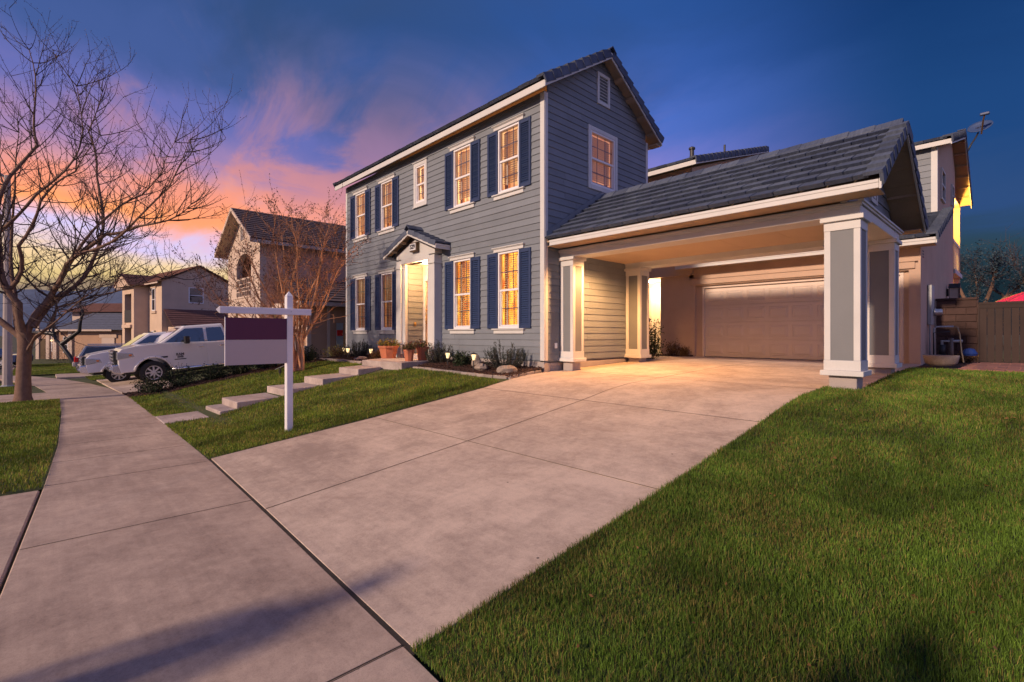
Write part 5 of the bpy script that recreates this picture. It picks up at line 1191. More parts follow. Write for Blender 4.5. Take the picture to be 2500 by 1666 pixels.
# meter, pipes, bowl, hose
t = thing('meter_panel', 'grey electric meter panel with round meter on the stucco side wall', 'meter box', (5.575, 8.05, 1.05))
MB().box(0, .09, 0, .50, 0, 1.0).build('cabinet', 'galvanised', t, bevel=.01); MB().box(.0, .06, .50, .78, .05, .82).build('side_cabinet', 'galvanised', t, bevel=.01)
MB().lathe([(.10, .09), (.10, .13), (.085, .14), (.085, .24), (.06, .26)], 18, (0, .36, .32), 'x').build('meter', 'steel', t, smooth=True)
MB().tube([(.04, .1, 0), (.04, .1, -.95)], .018, 8).build('conduit', 'galvanised', t)
t = thing('water_pipes', 'cluster of water pipes and valve with blue cap beside the block wall', 'pipes', (5.72, 7.9, .1))
for nm, pts, r, m in (('pipe', [(0, 0, 0), (0, 0, .85), (.05, .05, .9), (.35, .1, .9)], .022, 'galvanised'), ('pipe', [(.14, .1, 0), (.14, .1, .55), (.5, .2, .55)], .035, 'galvanised'), ('pipe', [(.30, .15, 0), (.30, .15, .62)], .05, 'copper_pipe'), ('valve', [(.14, .1, .2), (.14, .1, .46)], .07, 'dark_metal'), ('pipe', [(.0, -.1, 0), (.0, -.1, .75), (.3, -.1, .78)], .012, 'dark_metal')): MB().tube(pts, r, 10).build(nm, m, t, smooth=True)
MB().lathe([(.13, 0), (.15, .05), (.09, .16), (.02, .18)], 12, (.62, .3, .2)).build('blue_cap', 'blue_cap', t)
b = MB(); b.tube([(.35, .1, .9), (.42, .12, .88), (.46, .12, .7), (.5, .0, .3), (.55, -.2, .05)], .014, 8); b.build('hose', 'hose', t, smooth=True)
t = thing('planter_bowl', 'wide rusty brown bowl planter standing on the side path', 'planter', (6.02, 6.0, .14))
MB().lathe([(.20, 0), (.27, .06), (.30, .18), (.30, .225), (.28, .225), (.275, .18)], 24).build('bowl', 'rock', t, smooth=True); MB().lathe([(.275, .18), (.275, .185)], 24).build('soil', 'pot_soil', t)
t = thing('wall_lantern', 'small dark lantern on the far stucco side wall above the block wall', 'lantern', (5.60, 12.4, 2.1))
b = MB(); b.box(-.03, .02, -.06, .06, -.1, .12); b.build('back_plate', 'dark_metal', t)
b = MB(); b.box(.04, .055, -.14, -.12, -.22, .14); b.box(.26, .275, -.14, -.12, -.22, .14); b.box(.26, .275, .12, .14, -.22, .14); b.box(.04, .275, -.14, .14, -.24, -.22); b.box(.26, .275, -.12, .12, -.05, -.03); b.box(.26, .275, -.01, .01, -.22, .14); b.prism([(-.16, .14), (.16, .14), (0, .28)], .02, .29, 'x'); b.build('lantern_frame', 'dark_metal', t)
MB().box(.06, .26, -.12, .12, -.21, .13).build('lantern_glass', 'n_white', t)
# satellite dish
t = thing('satellite_dish', 'blue-grey satellite dish on a bent arm at the right roof edge', 'satellite dish', (5.93, 14.9, 7.10))
MB().tube([(-.02, 0, 0), (.05, .08, .2), (.16, .22, .45), (.22, .30, .62)], .028, 8).build('mast', 'dark_metal', t, smooth=True)
dn = Vector((-.10, -.80, .62)).normalized(); q = dn.to_track_quat('Z', 'Y')
b = MB(); vs_ = []; n = 28
for k in range(6):
    r = k/5
    for j in range(n): a = 2*math.pi*j/n; v = q @ Vector((.33*r*math.cos(a), .28*r*math.sin(a), .07*r*r)); vs_.append(Vector((.27, .36, .78))+v)
b.add(vs_, [(k*n+j, k*n+(j+1) % n, (k+1)*n+(j+1) % n, (k+1)*n+j) for k in range(5) for j in range(n)]); d_ = b.build('reflector', 'dish', t, smooth=True); m2 = d_.modifiers.new('thick', 'SOLIDIFY'); m2.thickness = .02
MB().tube([(.30, .20, .52), (.36, -.12, .88), (.40, -.22, 1.02)], .024, 6).build('feed_arm', 'lamp_base', t); MB().box(.28, .52, -.28, -.16, 1.0, 1.09).build('receiver', 'dish', t, bevel=.02)
me = text_mesh('dish', .17, .003); me.materials.append(MATS['ink']); o = place('lettering', me, t, Vector((.27, .36, .78))+q @ Vector((-.08, .02, .03)), q.to_euler())
# patio umbrella beyond the gate
t = thing('patio_umbrella', 'magenta patio umbrella top showing above the wooden gate', 'umbrella', (7.75, 15.8, .1))
MB().tube([(0, 0, 0), (0, 0, 2.2)], .025, 8).build('pole', 'lamp_base', t)
b = MB(); n = 8; vs_ = [(0, 0, 2.32)]
for r, z in ((.75, 2.05), (1.45, 1.72)):
    vs_ += [(r*math.cos(2*math.pi*j/n), r*math.sin(2*math.pi*j/n), z) for j in range(n)]
b.add(vs_, [(0, 1+j, 1+(j+1) % n) for j in range(n)]+[(1+j, 9+j, 9+(j+1) % n, 1+(j+1) % n) for j in range(n)]); b.build('canopy', 'magenta', t)
b = MB()
for j in range(n): b.tube([vs_[0], vs_[1+j], vs_[9+j]], .012, 4)
b.build('ribs', 'lamp_base', t)
# garden spotlight with solar plate by the crape myrtle
t = thing('garden_spotlight', 'small black solar spotlight on the lawn below the bare multi-stem tree', 'spotlight', (-6.75, -3.3, -.30))
MB().tube([(0, 0, -.05), (0, 0, .10)], .014, 8).build('stake', 'dark_metal', t); MB().box(-.03, .03, -.03, .03, .06, .17).build('housing', 'dark_metal', t, bevel=.008)
MB().obox((-.10, -.10, .15), (.16, .17, .10), (-.05, .05, 0), (0, 0, .012)).build('solar_plate', 'steel', t)
# concrete street lamp pole
t = thing('street_lamp', 'tall tapered concrete lamp pole behind the big bare tree', 'street lamp', (-17.2, -8.92, -1.05))
MB().lathe([(.145, 0), (.14, .1), (.115, 3), (.085, 7.4)], 10).build('pole', 'foundation', t); MB().lathe([(.20, 0), (.20, .06), (.15, .10)], 10).build('base_plate', 'galvanised', t)
MB().tube([(0, 0, 7.3), (-.2, -.5, 7.7), (-.5, -1.4, 7.85)], .04, 8).build('arm', 'galvanised', t, smooth=True); MB().ball((-.6, -1.7, 7.85), .2, .7, 1.5, .4).build('lamp_head', 'galvanised', t, smooth=True)

# ================================================================ VEHICLES (local: x toward rear, -y is the side in view)
def arc(cx, cz, r, a0, a1, n=9): return [(cx+r*math.cos(a0+(a1-a0)*i/n), cz+r*math.sin(a0+(a1-a0)*i/n)) for i in range(n+1)]
def wheel(parent, x, y, r, w, spokes=8):
    o = MB().lathe([(r*.60, -w/2), (r*.90, -w/2), (r*.985, -w*.36), (r, 0), (r*.985, w*.36), (r*.90, w/2), (r*.60, w/2)], 28, (x, y, r), 'y', cap=False).build('wheel', 'tyre', parent, smooth=True)
    b = MB(); sg = -1 if y < 0 else 1
    b.lathe([(r*.60, sg*w*.30), (r*.62, sg*w*.48), (r*.55, sg*w*.46), (r*.53, sg*w*.2)], 28, (x, y, r), 'y', cap=False)
    for k in range(spokes):
        a = 2*math.pi*k/spokes; u = Vector((math.cos(a), 0, math.sin(a))); v = Vector((-math.sin(a), 0, math.cos(a))); c_ = Vector((x, y+sg*w*.36, r))
        b.obox(c_+u*r*.10-v*.026, u*r*.47, v*.052, Vector((0, sg*.03, 0)))
    b.lathe([(r*.15, sg*w*.30), (r*.14, sg*w*.46), (r*.05, sg*w*.5)], 14, (x, y, r), 'y'); b.build('rim', 'alloy', o)
    MB().lathe([(r*.57, sg*w*.12), (r*.57, sg*w*.2)], 20, (x, y, r), 'y').build('brake_disc', 'dark_metal', o)
def pickup(label, loc, rz, pitch, p):
    t = thing('pickup_truck', label, 'truck', loc, group='pickup trucks on the neighbouring driveway'); t.rotation_mode = 'XYZ'; t.rotation_euler = (0, -pitch, rz)
    # order: pitch about local y then heading
    W, r, wb = p['W'], p['r'], p['wb']; h0, hc, bl, rf = p['hood0'], p['hood1'], p['belt'], p['roof']; fo, ro = p['fo'], p['ro']
    za = r; ra = r*1.27; zb = .50
    def arch(cx): return arc(cx, za, ra, math.asin((zb-za)/ra) if zb > za else 0., math.pi-(math.asin((zb-za)/ra) if zb > za else 0.))
    fx, rx = 0., wb
    prof = [(-fo+.05, zb), (-fo, .72), (-fo+.02, h0-.10), (-fo+.12, h0), (-fo+.5, h0+.07), (p['cowl'], hc), (p['cab1'], bl+.02), (p['cab1']+.02, bl+.06), (wb+ro-.03, bl+.08), (wb+ro, .7), (wb+ro-.06, zb)]
    prof += arch(rx)[0:] + arch(fx)[0:]
    body = MB().prism(prof, -W, W, 'y').build('body', p['paint'], t, bevel=.035, seg=3)
    # cabin
    x0, x1, x2, x3 = p['cowl']-.12, p['cowl']+p['rake'], p['cab1']-.14, p['cab1']; Wi, Wt = W-.05, W-.24
    zb0 = hc-.03; cab = MB().add([(x0, -Wi, zb0), (x3, -Wi, zb0), (x3, Wi, zb0), (x0, Wi, zb0), (x1, -Wt, rf-.03), (x2, -Wt, rf), (x2, Wt, rf), (x1, Wt, rf-.03)], [(0, 3, 2, 1), (4, 5, 6, 7), (0, 1, 5, 4), (1, 2, 6, 5), (2, 3, 7, 6), (3, 0, 4, 7)]).build('cabin', p['paint'], t, bevel=.06, seg=3)
    def side(x, z, o=.012): k = (z-zb0)/(rf-zb0); return (x, -(Wi+(Wt-Wi)*k)-o, z)
    xf = lambda z: x0+(x1-x0)*(z-zb0)/(rf-zb0); xr = lambda z: x3+(x2-x3)*(z-zb0)/(rf-zb0)
    zl, zh = bl+.05, rf-.13; dm = p['door2']
    for a, b_, c_, d in ((xf(zl)+.16, dm-.05, dm-.05, xf(zh)+.20), (dm+.05, xr(zl)-.10, xr(zh)-.10, dm+.05)):
        g_ = MB(); g_.add([side(a, zl), side(b_, zl), side(c_, zh), side(d, zh)], [(0, 1, 2, 3)]); g_.build('side_window', 'car_glass', cab)
    g_ = MB(); zw0, zw1 = zb0+.03, rf-.09
    g_.add([(xf(zw0)-.014, -Wi+.08, zw0), (xf(zw0)-.014, Wi-.08, zw0), (xf(zw1)-.014, Wt-.02, zw1), (xf(zw1)-.014, -Wt+.02, zw1)], [(0, 3, 2, 1)]); g_.build('windscreen', 'car_glass', cab)
    for k in (-.3, 0, .3): MB().box(x1+.1, x1+.17, k-.03, k+.03, rf-.03, rf+.01).build('roof_marker', 'black_plastic', cab)
    d1 = p['door1']
    for a, e in ((d1, dm-.006), (dm+.006, p['cab1']-.08)):
        d = MB().box(a, e, -W-.010, -W+.01, .56, bl+.02).build('door', p['paint'], t, bevel=.008)
        MB().box(e-.26, e-.08, -W-.035, -W-.018, bl-.13, bl-.09).build('door_handle', 'chrome', d, bevel=.008)
    mx = d1+.42
    m_ = MB().box(mx-.06, mx+.10, -W-.32, -W-.12, bl+.03, bl+.30).build('mirror', 'black_plastic', t, bevel=.03); MB().box(mx, mx+.05, -W-.13, -W+.04, bl+.06, bl+.10).build('mirror_arm', 'black_plastic', m_)
    MB().box(mx+.10, mx+.105, -W-.30, -W-.14, bl+.05, bl+.28).build('mirror_face', 'chrome', m_)
    # flares with rivets
    for cx in (fx, rx):
        f = MB().tube([(x, -W+.0, z) for x, z in arc(cx, za, ra+.03, .25, math.pi-.25, 12)], .042, 6).build('wheel_flare', p['paint'], t, smooth=True)
        for k in range(8):
            a = .5+k*.31; MB().box(cx+(ra+.03)*math.cos(a)-.008, cx+(ra+.03)*math.cos(a)+.008, -W-.048, -W-.038, za+(ra+.03)*math.sin(a)-.008, za+(ra+.03)*math.sin(a)+.008).build('rivet', 'dark_metal', f)
    b = MB(); b.prism([(-fo-.16, .52), (-fo-.20, .62), (-fo-.18, .78), (-fo+.05, .80), (-fo+.25, .78), (-fo+.28, .56), (-fo+.05, .45)], -W+.01, W-.01, 'y'); bp = b.build('bumper', 'chrome', t, bevel=.03, seg=2)
    MB().box(-fo-.215, -fo-.14, -.62, .62, .56, .68).build('bumper_intake', 'black_plastic', bp)
    for s_ in (-1, 1): MB().lathe([(.05, -.01), (.05, .03)], 12, (-fo-.215, s_*.72, .63), 'x').build('fog_lamp', 'lamp_clear', bp)
    MB().box(-fo-.12, -fo-.06, -.16, .16, .52, .66).build('number_plate', 'plaque_white', bp)
    gz0, gz1 = .80, h0-.06
    gr = MB().box(-fo-.10, -fo+.05, -.66, .66, gz0, gz1).build('grille', 'black_plastic', t, bevel=.03)
    for k in range(p['bars']): z = gz0+.05+(gz1-gz0-.1)*k/(p['bars']-1); MB().box(-fo-.125, -fo-.09, -.67, .67, z-.022, z+.022).build('grille_bar', 'chrome', gr, bevel=.01)
    MB().box(-fo-.125, -fo-.09, -.045, .045, gz0, gz1).build('grille_bar', 'chrome', gr, bevel=.01)
    for s_ in (-1, 1):
        ys = sorted((s_*.63, s_*(W+.012))); hl = MB().prism([(-fo-.03, h0-.36), (-fo+.46, h0-.30), (-fo+.40, h0-.16), (-fo-.01, h0-.10)], ys[0], ys[1], 'y').build('headlight', 'lamp_clear', t, bevel=.02, seg=2)
        ys = sorted((s_*(W-.02), s_*(W+.022))); MB().box(-fo+.29, -fo+.39, ys[0], ys[1], h0-.27, h0-.19).build('indicator', 'lamp_amber', hl, bevel=.02)
    MB().tube([(d1-.05, -W-.04, .47), (p['cab1'], -W-.04, .47)], .045, 8).build('running_board', 'chrome', t, smooth=True)
    MB().box(-fo+.2, wb+ro-.2, -W+.25, W-.25, .40, .55).build('underbody', 'black_plastic', t)
    for x in (fx, rx):
        for y in (-W+.13, W-.13): wheel(t, x, y, r, .28)
    MB().box(-fo+.6, -fo+.66, W-.4, W-.34, h0, h0+.02).build('washer_jet', 'black_plastic', t)
    if p.get('badge'):
        bd = MB().box(d1-.34, d1-.13, -W-.012, -W-.001, bl-.42, bl-.365).build('side_badge', 'black_plastic', t)
        for tx, zz, sz in (('RAM', bl-.34, .12), ('2500', bl-.43, .095)):
            me = text_mesh(tx, sz, .004, .004); me.materials.append(MATS['ink']); place('badge_lettering', me, t, (d1+.24, -W-.014, zz), (R(90), 0, 0))
        MB().box(d1+.06, d1+.42, -W-.014, -W-.010, bl-.53, bl-.50).build('side_badge', 'black_plastic', t)
    return t
pickup('white crew cab pickup truck nearest the lawn with chrome bumper', (-14.78, -5.17, -.935), R(90), R(4.1), dict(W=1.0, r=.41, wb=3.69, hood0=1.31, hood1=1.43, belt=1.32, roof=2.02, fo=.95, ro=1.2, cowl=.30, cab1=2.42, rake=.72, door1=.57, door2=1.66, paint='truck_white', bars=4, badge=True))
pickup('white pickup truck parked beyond the crew cab truck', (-17.38, -5.92, -1.06), R(90), R(3.6), dict(W=.98, r=.38, wb=3.6, hood0=1.16, hood1=1.32, belt=1.22, roof=1.90, fo=.92, ro=1.2, cowl=.32, cab1=2.35, rake=.72, door1=.60, door2=1.66, paint='truck_white', bars=3))
def wagon(name, label, loc, rz, p, cat):
    t = thing(name, label, cat, loc, (0, 0, rz)); W, r, wb = p['W'], p['r'], p['wb']; zb = .34; bl, rf = p['belt'], p['roof']; a0, a1 = -p['fo'], wb+p['ro']
    ar = lambda cx: arc(cx, r, r*1.18, math.asin((zb-r)/(r*1.18)) if zb > r else .0, math.pi, 8)
    prof = [(a0+.1, zb), (a0, .5), (a0-.02, .8), (a0+.06, bl), *p['top'], (a1-.1, bl-.05), (a1, .75), (a1-.05, zb)] + ar(wb) + ar(0)
    MB().prism(prof, -W, W, 'y').build('body', p['paint'], t, bevel=.04, seg=3)
    g0, g1, g2, g3 = p['glass']; Wi, Wt = W-.03, W-.2
    cb = MB().add([(g0, -Wi, bl-.02), (g3, -Wi, bl-.02), (g3, Wi, bl-.02), (g0, Wi, bl-.02), (g1, -Wt, rf), (g2, -Wt, rf), (g2, Wt, rf), (g1, Wt, rf)], [(0, 3, 2, 1), (4, 5, 6, 7), (0, 1, 5, 4), (1, 2, 6, 5), (2, 3, 7, 6), (3, 0, 4, 7)]).build('cabin', p['paint'], t, bevel=.05, seg=3)
    def side(x, k): return (x, -(Wi+(Wt-Wi)*k)-.012, bl-.02+(rf-bl+.02)*k)
    lx = lambda k: g0+(g1-g0)*k; rx = lambda k: g3+(g2-g3)*k
    for u0, u1 in ((0.04, .48), (.51, .96)):
        q = []
        for k, u in ((.12, u0), (.12, u1), (.86, u1), (.86, u0)): q.append(side(lx(k)+(rx(k)-lx(k))*u, k))
        MB().add(q, [(0, 1, 2, 3)]).build('side_window', 'dark_pane', cb)
    MB().add([(lx(.12)-.012, -Wi+.12, bl+.04), (lx(.12)-.012, Wi-.12, bl+.04), (lx(.9)-.012, Wt-.04, rf-.06), (lx(.9)-.012, -Wt+.04, rf-.06)], [(0, 3, 2, 1)]).build('rear_window', 'dark_pane', cb)
    for s_ in (-1, 1):
        MB().tube([(g1+.1, s_*(Wt-.05), rf+.05), (g2-.1, s_*(Wt-.05), rf+.05)], .02, 6).build('roof_rail', 'steel', cb)
        ys = sorted((s_*(W-.22), s_*(W+.012))); MB().box(a0-.03, a0+.17, ys[0], ys[1], bl-.28, bl-.02).build('tail_lamp', 'lamp_red', t, bevel=.03)
    MB().box(a0-.10, a0+.06, -W+.02, W-.02, .42, .62).build('bumper', 'steel', t, bevel=.04)
    MB().box(a0-.035, a0, -.25, .25, .72, .84).build('number_plate', 'plaque_white', t)
    MB().tube([(wb*.25, -W-.012, .62), (wb*.75, -W-.012, .62)], .012, 4).build('door_trim', 'steel', t)
    for x in (0, wb):
        for y in (-W+.1, W-.1): wheel(t, x, y, r, .21, 6)
    return t
wagon('estate_car', 'silver estate car with red tail lamp beyond the two trucks', (-27.9, -5.95, -1.30), R(88), dict(W=.88, r=.32, wb=2.8, fo=.9, ro=.9, belt=.92, roof=1.52, top=[(2.9, .95)], glass=(-.80, -.48, 2.0, 2.8), paint='van_silver'), 'car')
wagon('parked_car', 'dark blue car on the far street behind the big tree trunk', (-44.5, -12.2, -1.50), R(60), dict(W=.88, r=.32, wb=2.7, fo=.9, ro=.9, belt=.90, roof=1.42, top=[(2.9, .9)], glass=(-.35, .15, 1.5, 2.4), paint='car_blue'), 'car')

# ================================================================ NEIGHBOURING HOUSES
def course_roof(parent, p0, p1, up, n, thick=.05, mat='n_roof', name='roof', sag=.0):
    """stepped tile courses: p0-p1 eave line, up = vector eave->ridge"""
    p0, p1, up = Vector(p0), Vector(p1), Vector(up); b = MB(); nrm = (p1-p0).cross(up).normalized()
    if nrm.z < 0: nrm = -nrm
    for i in range(n):
        a = up*(i/n); e = up*((i+1.15)/n); o = nrm*thick
        vs_ = [p0+a, p1+a, p1+e, p0+e, p0+a+o, p1+a+o, p1+e+o*.25, p0+e+o*.25]
        b.add(vs_, [(0, 3, 2, 1), (4, 5, 6, 7), (0, 1, 5, 4), (1, 2, 6, 5), (2, 3, 7, 6), (3, 0, 4, 7)])
    o = b.build(name, mat, parent); o['kind'] = 'stuff'; return o
def lap(parent, axis, at, sgn, u0, u1, z0, z1, pitch, mat, name='clapboard'):
    b = MB(); z = z0
    while z < z1-.02:
        q = [(u0, .02, z), (u1, .02, z), (u1, .004, z+pitch), (u0, .004, z+pitch), (u0, 0, z), (u1, 0, z)]
        b.add([((u, at+sgn*o, zz) if axis == 'x' else (at+sgn*o, u, zz)) for u, o, zz in q], [(0, 1, 2, 3), (0, 4, 5, 1)]); z += pitch
    o = b.build(name, mat, parent); o['kind'] = 'stuff'; return o
# next-door house with arched balcony
n1 = thing('house', 'pale two storey house with arched balcony behind the bare multi-stem tree', 'house', (-16, -1.1, -.35))
OX, OY, OZ = -16, -1.1, -.35
def nb(b): b.v = [(x-OX, y-OY, z-OZ) for x, y, z in b.v]; return b
xl, xr, yf = -21.3, -16.0, -1.1; za0, za1, axl, axr = 3.32, 4.05, -19.7, -17.35
b = MB(); b.box(xl, axl, yf, yf+.25, -.5, 5.05); b.box(axr, xr, yf, yf+.25, -.5, 5.05); b.box(axl, axr, yf, yf+.25, -.5, 2.55)
ac = (axl+axr)/2; ar = (axr-axl)/2; top = [(axr, 5.05), (axl, 5.05), (axl, za1)] + [(ac+ar*math.cos(math.pi-math.pi*i/12), za1+.62*math.sin(math.pi*i/12)) for i in range(1, 12)] + [(axr, za1)]
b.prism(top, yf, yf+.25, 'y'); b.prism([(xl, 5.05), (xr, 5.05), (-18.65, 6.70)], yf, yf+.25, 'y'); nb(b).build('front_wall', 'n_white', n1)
nb(MB().box(xl+.2, xr-.2, 1.3, 1.4, -.4, 5.0).box(xl+.2, xr-.2, yf+.25, 1.3, 2.45, 2.55)).build('balcony_recess', 'lamp_base', n1)
b = MB(); b.box(axl, axr, yf-.04, yf+.02, 3.42, 3.50); b.box(axl, axr, yf-.04, yf+.02, 2.55, 2.63)
for k in range(9): x = axl+.06+k*(axr-axl-.12)/8; b.box(x-.025, x+.025, yf-.03, yf+.01, 2.63, 3.42)
for z in (2.85, 3.02, 3.2): b.box(axl, axr, yf-.025, yf+.005, z, z+.04)
nb(b).build('balcony_rail', 'n_white', n1)
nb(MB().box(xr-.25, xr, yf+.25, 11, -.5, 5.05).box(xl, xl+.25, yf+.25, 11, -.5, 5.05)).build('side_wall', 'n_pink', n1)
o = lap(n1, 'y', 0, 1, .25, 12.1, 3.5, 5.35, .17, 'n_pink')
nb(MB().box(-16.01, -15.93, -1.14, -1.02, 3.0, 5.0)).build('corner_board', 'n_white', n1)
RS = .60; ev = 4.95
for s_ in (1, -1): course_roof(n1, (-18.65+s_*3.05-OX, -1.6-OY, ev-OZ), (-18.65+s_*3.05-OX, 11-OY, ev-OZ), (-s_*3.05, 0, 3.05*RS), 14, .07)
b = MB()
for s_ in (1, -1):
    xe = -18.65+s_*3.08
    b.add([(xe, -1.64, ev-.16), (-18.65, -1.64, ev-.16+3.08*RS), (-18.65, -1.60, ev-.16+3.08*RS), (xe, -1.6, ev-.16), (xe, -1.64, ev+.02), (-18.65, -1.64, ev+.02+3.08*RS), (-18.65, -1.6, ev+.02+3.08*RS), (xe, -1.6, ev+.02)], [(0, 3, 2, 1), (4, 5, 6, 7), (0, 1, 5, 4), (1, 2, 6, 5), (2, 3, 7, 6), (3, 0, 4, 7)])
    b.box(min(xe, xe-s_*.05), max(xe, xe-s_*.05), -1.6, 11, ev-.17, ev-.02)
nb(b).build('fascia', 'n_white', n1)
for s_ in (1, -1): nb(MB().obox((-18.65+s_*3.0, -1.58, ev-.05), (-s_*3.0, 0, 3.0*RS), (0, .5, 0), (0, 0, .015))).build('eave_soffit', 'soffit', n1)
nb(MB().box(-18.95, -18.35, yf-.03, yf, 5.35, 6.0)).build('gable_vent', 'steel', n1)
# lower wing
nb(MB().box(-16, -13.0, -.16, .05, -.6, 2.15).box(-13.2, -13.0, .05, 9, -.6, 2.2)).build('wing_wall', 'n_tan', n1)
lap(n1, 'y', -13.0-OX, 1, -.1-OY, .62-OY, -.3-OZ, 2.05-OZ, .17, 'n_tan')
nb(MB().box(-13.02, -12.95, .62, .74, -.4, 2.08).box(-13.05, -12.95, -.22, -.05, -.4, 2.08)).build('wing_corner_board', 'n_white', n1)
course_roof(n1, (-12.55-OX, -.6-OY, 2.16-OZ), (-12.55-OX, 9-OY, 2.16-OZ), (-3.4, 0, 1.22), 9, .06)
nb(MB().box(-12.60, -12.53, -.62, 9, 1.98, 2.14).box(-16, -12.6, -.64, -.58, 1.98, 2.16)).build('wing_fascia', 'n_white', n1)
g_ = nb(MB().box(-15.9, -13.4, -.24, -.17, -.3, 1.75)).build('garage_door', 'n_white', n1)
for r in range(4):
    for k in range(5): nb(MB().box(-15.86+k*.49, -15.43+k*.49, -.255, -.24, -.25+r*.49, .17+r*.49)).build('door_panel', 'n_white', g_)
nb(MB().box(-20.8, -16.6, yf-.05, yf, -.4, 1.9)).build('garage_door', 'n_white', n1)
nb(MB().box(-13.25, -12.9, -.35, -.16, -.4, .35)).build('pilaster_base', 'foundation', n1)
pb = nb(MB().box(-12.93, -12.91, 1.0, 1.3, .1, 1.3)).build('notice_board', 'galvanised', n1); nb(MB().box(-12.91, -12.90, 1.02, 1.28, .75, 1.0)).build('notice', 'lamp_red', pb)
# beige house with tower further along
n2 = thing('house', 'beige stucco two storey house with small tower and tiled roof', 'house', (-39.2, -1.45, -1.5), (0, 0, R(10)))
b = MB(); wall_panel(b, 'y', 0, 5.2, 0, 6.5, -.25, 0.); b.prism([(0, 6.5), (5.2, 6.5), (2.6, 7.85)], -.25, 0, 'x'); wall_panel(b, 'x', -9, -.25, 0, 6.5, 0, .25); b.build('wall', 'n_beige', n2)
b = MB(); b.box(-5.6, -5.0, -1.0, 0, 0, 6.3); b.box(-3.4, -2.8, -1.0, 0, 0, 6.3); b.box(-5.0, -3.4, -1.0, -.6, 0, .3); b.box(-5.0, -3.4, -1.0, -.7, 5.6, 6.3); b.box(-5.0, -3.4, -.95, -.1, 2.9, 3.3); b.build('tower', 'n_beige', n2)
MB().box(-4.9, -3.5, -.5, -.4, .0, 6.0).build('tower_recess', 'lamp_base', n2); MB().box(-5.0, -3.4, -1.02, -.96, 3.3, 4.3).build('balcony_panel', 'dark_metal', n2); MB().box(-5.2, -3.2, -1.15, -.9, 2.85, 3.1).build('balcony_ledge', 'n_beige', n2)
for s_ in (1, -1):
    y0 = 2.6-s_*3.0; course_roof(n2, (-9.3, y0, 6.42), (.35, y0, 6.42), (0, s_*3.0, 1.52), 10, .07, 'n_roof_red')
for s_ in (1, -1): course_roof(n2, (-4.2+s_*1.9, -1.5, 6.2), (-4.2+s_*1.9, 1.6, 6.2), (-s_*1.9, 0, 1.0), 7, .08, 'n_roof_red')
MB().prism([(-6.0, 6.15), (-2.4, 6.15), (-4.2, 7.1)], -1.45, -1.35, 'y').build('tower_gable', 'n_beige', n2)
b = MB(); b.box(-9.3, .36, -.42, -.38, 6.28, 6.42); b.build('fascia', 'n_white', n2)
flat_window(n2, 'y', 0.0, 1, 1.85, 2.95, 4.85, 6.15, 'dark_pane', 'vinyl', .07); flat_window(n2, 'x', 0., -1, -2.0, -1.3, 4.2, 6.0, 'dark_pane', 'vinyl', .07); flat_window(n2, 'x', 0., -1, -2.1, -1.2, .8, 2.6, 'dark_pane', 'vinyl', .07); flat_window(n2, 'x', 0., -1, -7.3, -6.7, .8, 2.6, 'dark_pane', 'vinyl', .07)
b = MB(); b.box(-2.2, -1.1, -.08, 0, 6.02, 6.2); b.box(-2.2, -1.1, -.1, 0, 4.0, 4.18); b.build('window_moulding', 'n_beige', n2)
MB().box(.0, .04, 2.3, 2.9, 6.65, 7.2).build('gable_vent', 'n_white', n2)
course_roof(n2, (1.9, .1, 2.9), (1.9, 6.5, 2.9), (-1.9, 0, 1.4), 8, .05, 'n_roof_red', 'lean_to_roof'); MB().box(.05, 1.6, .4, 6.0, 0, 2.9).build('lean_to_wall', 'n_beige', n2)
wl = MB().box(-.75, -.6, -.32, -.18, 2.25, 2.5).build('wall_lamp', 'bulb', n2); MB().box(-.72, -.63, -.3, -.2, 2.5, 2.62).box(-.70, -.65, -.26, -.22, .9, 2.25).build('lamp_cap', 'dark_metal', wl)
# low house with grey hip roof
n3 = thing('house', 'low house with grey hipped roof and red tiled upper roof at far left', 'house', (-55.8, -7.6, -1.5), (0, 0, math.asin(.7251)))
b = MB(); b.box(-1.4, 6.2, 0, .3, 0, 2.75); b.box(6.2, 6.5, 0, 6, 0, 2.75); b.box(5.8, 8.4, 1.5, 1.7, 0, 2.9); b.build('wall', 'n_tan', n3)
b = MB(); b.box(-1.45, -1.15, -.12, 0, 0, 4.2); b.box(-.5, -.2, -.12, 0, 0, 2.7); b.box(.15, .5, -.14, 0, 0, 2.7); b.box(1.6, 1.95, -.14, 0, 0, 2.7); b.box(-1.45, .5, -.10, 0, 2.4, 2.75); b.build('pilasters', 'n_white', n3)
flat_window(n3, 'x', 0, -1, -.05, .4, .7, 2.2, 'dark_pane'); flat_window(n3, 'x', 0, -1, 1.05, 1.5, .6, 2.1, 'dark_pane'); MB().box(-1.1, -.6, -.05, 0, 0, 1.9).build('front_door', 'lamp_base', n3)
course_roof(n3, (.3, -.5, 2.72), (7.2, -.5, 2.72), (1.2, 3.6, 1.85), 11, .06, 'n_roof_grey'); course_roof(n3, (4.9, -.2, 2.7), (7.9, 1.0, 2.75), (.3, 3.2, 1.75), 10, .06, 'n_roof_grey', 'hip_roof')
MB().box(.2, 6.0, -.56, -.48, 2.62, 2.78).build('fascia', 'n_white', n3)
gd_ = MB().box(4.7, 5.9, -.08, -.02, .6, 2.0).build('garage_door', 'n_white', n3); MB().box(4.5, 6.1, -.10, -.0, 2.0, 2.35).build('garage_lintel', 'n_beige', n3)
MB().box(-1.0, 6.8, 3.2, 3.5, 2.5, 4.6).build('upper_wall', 'n_white', n3)
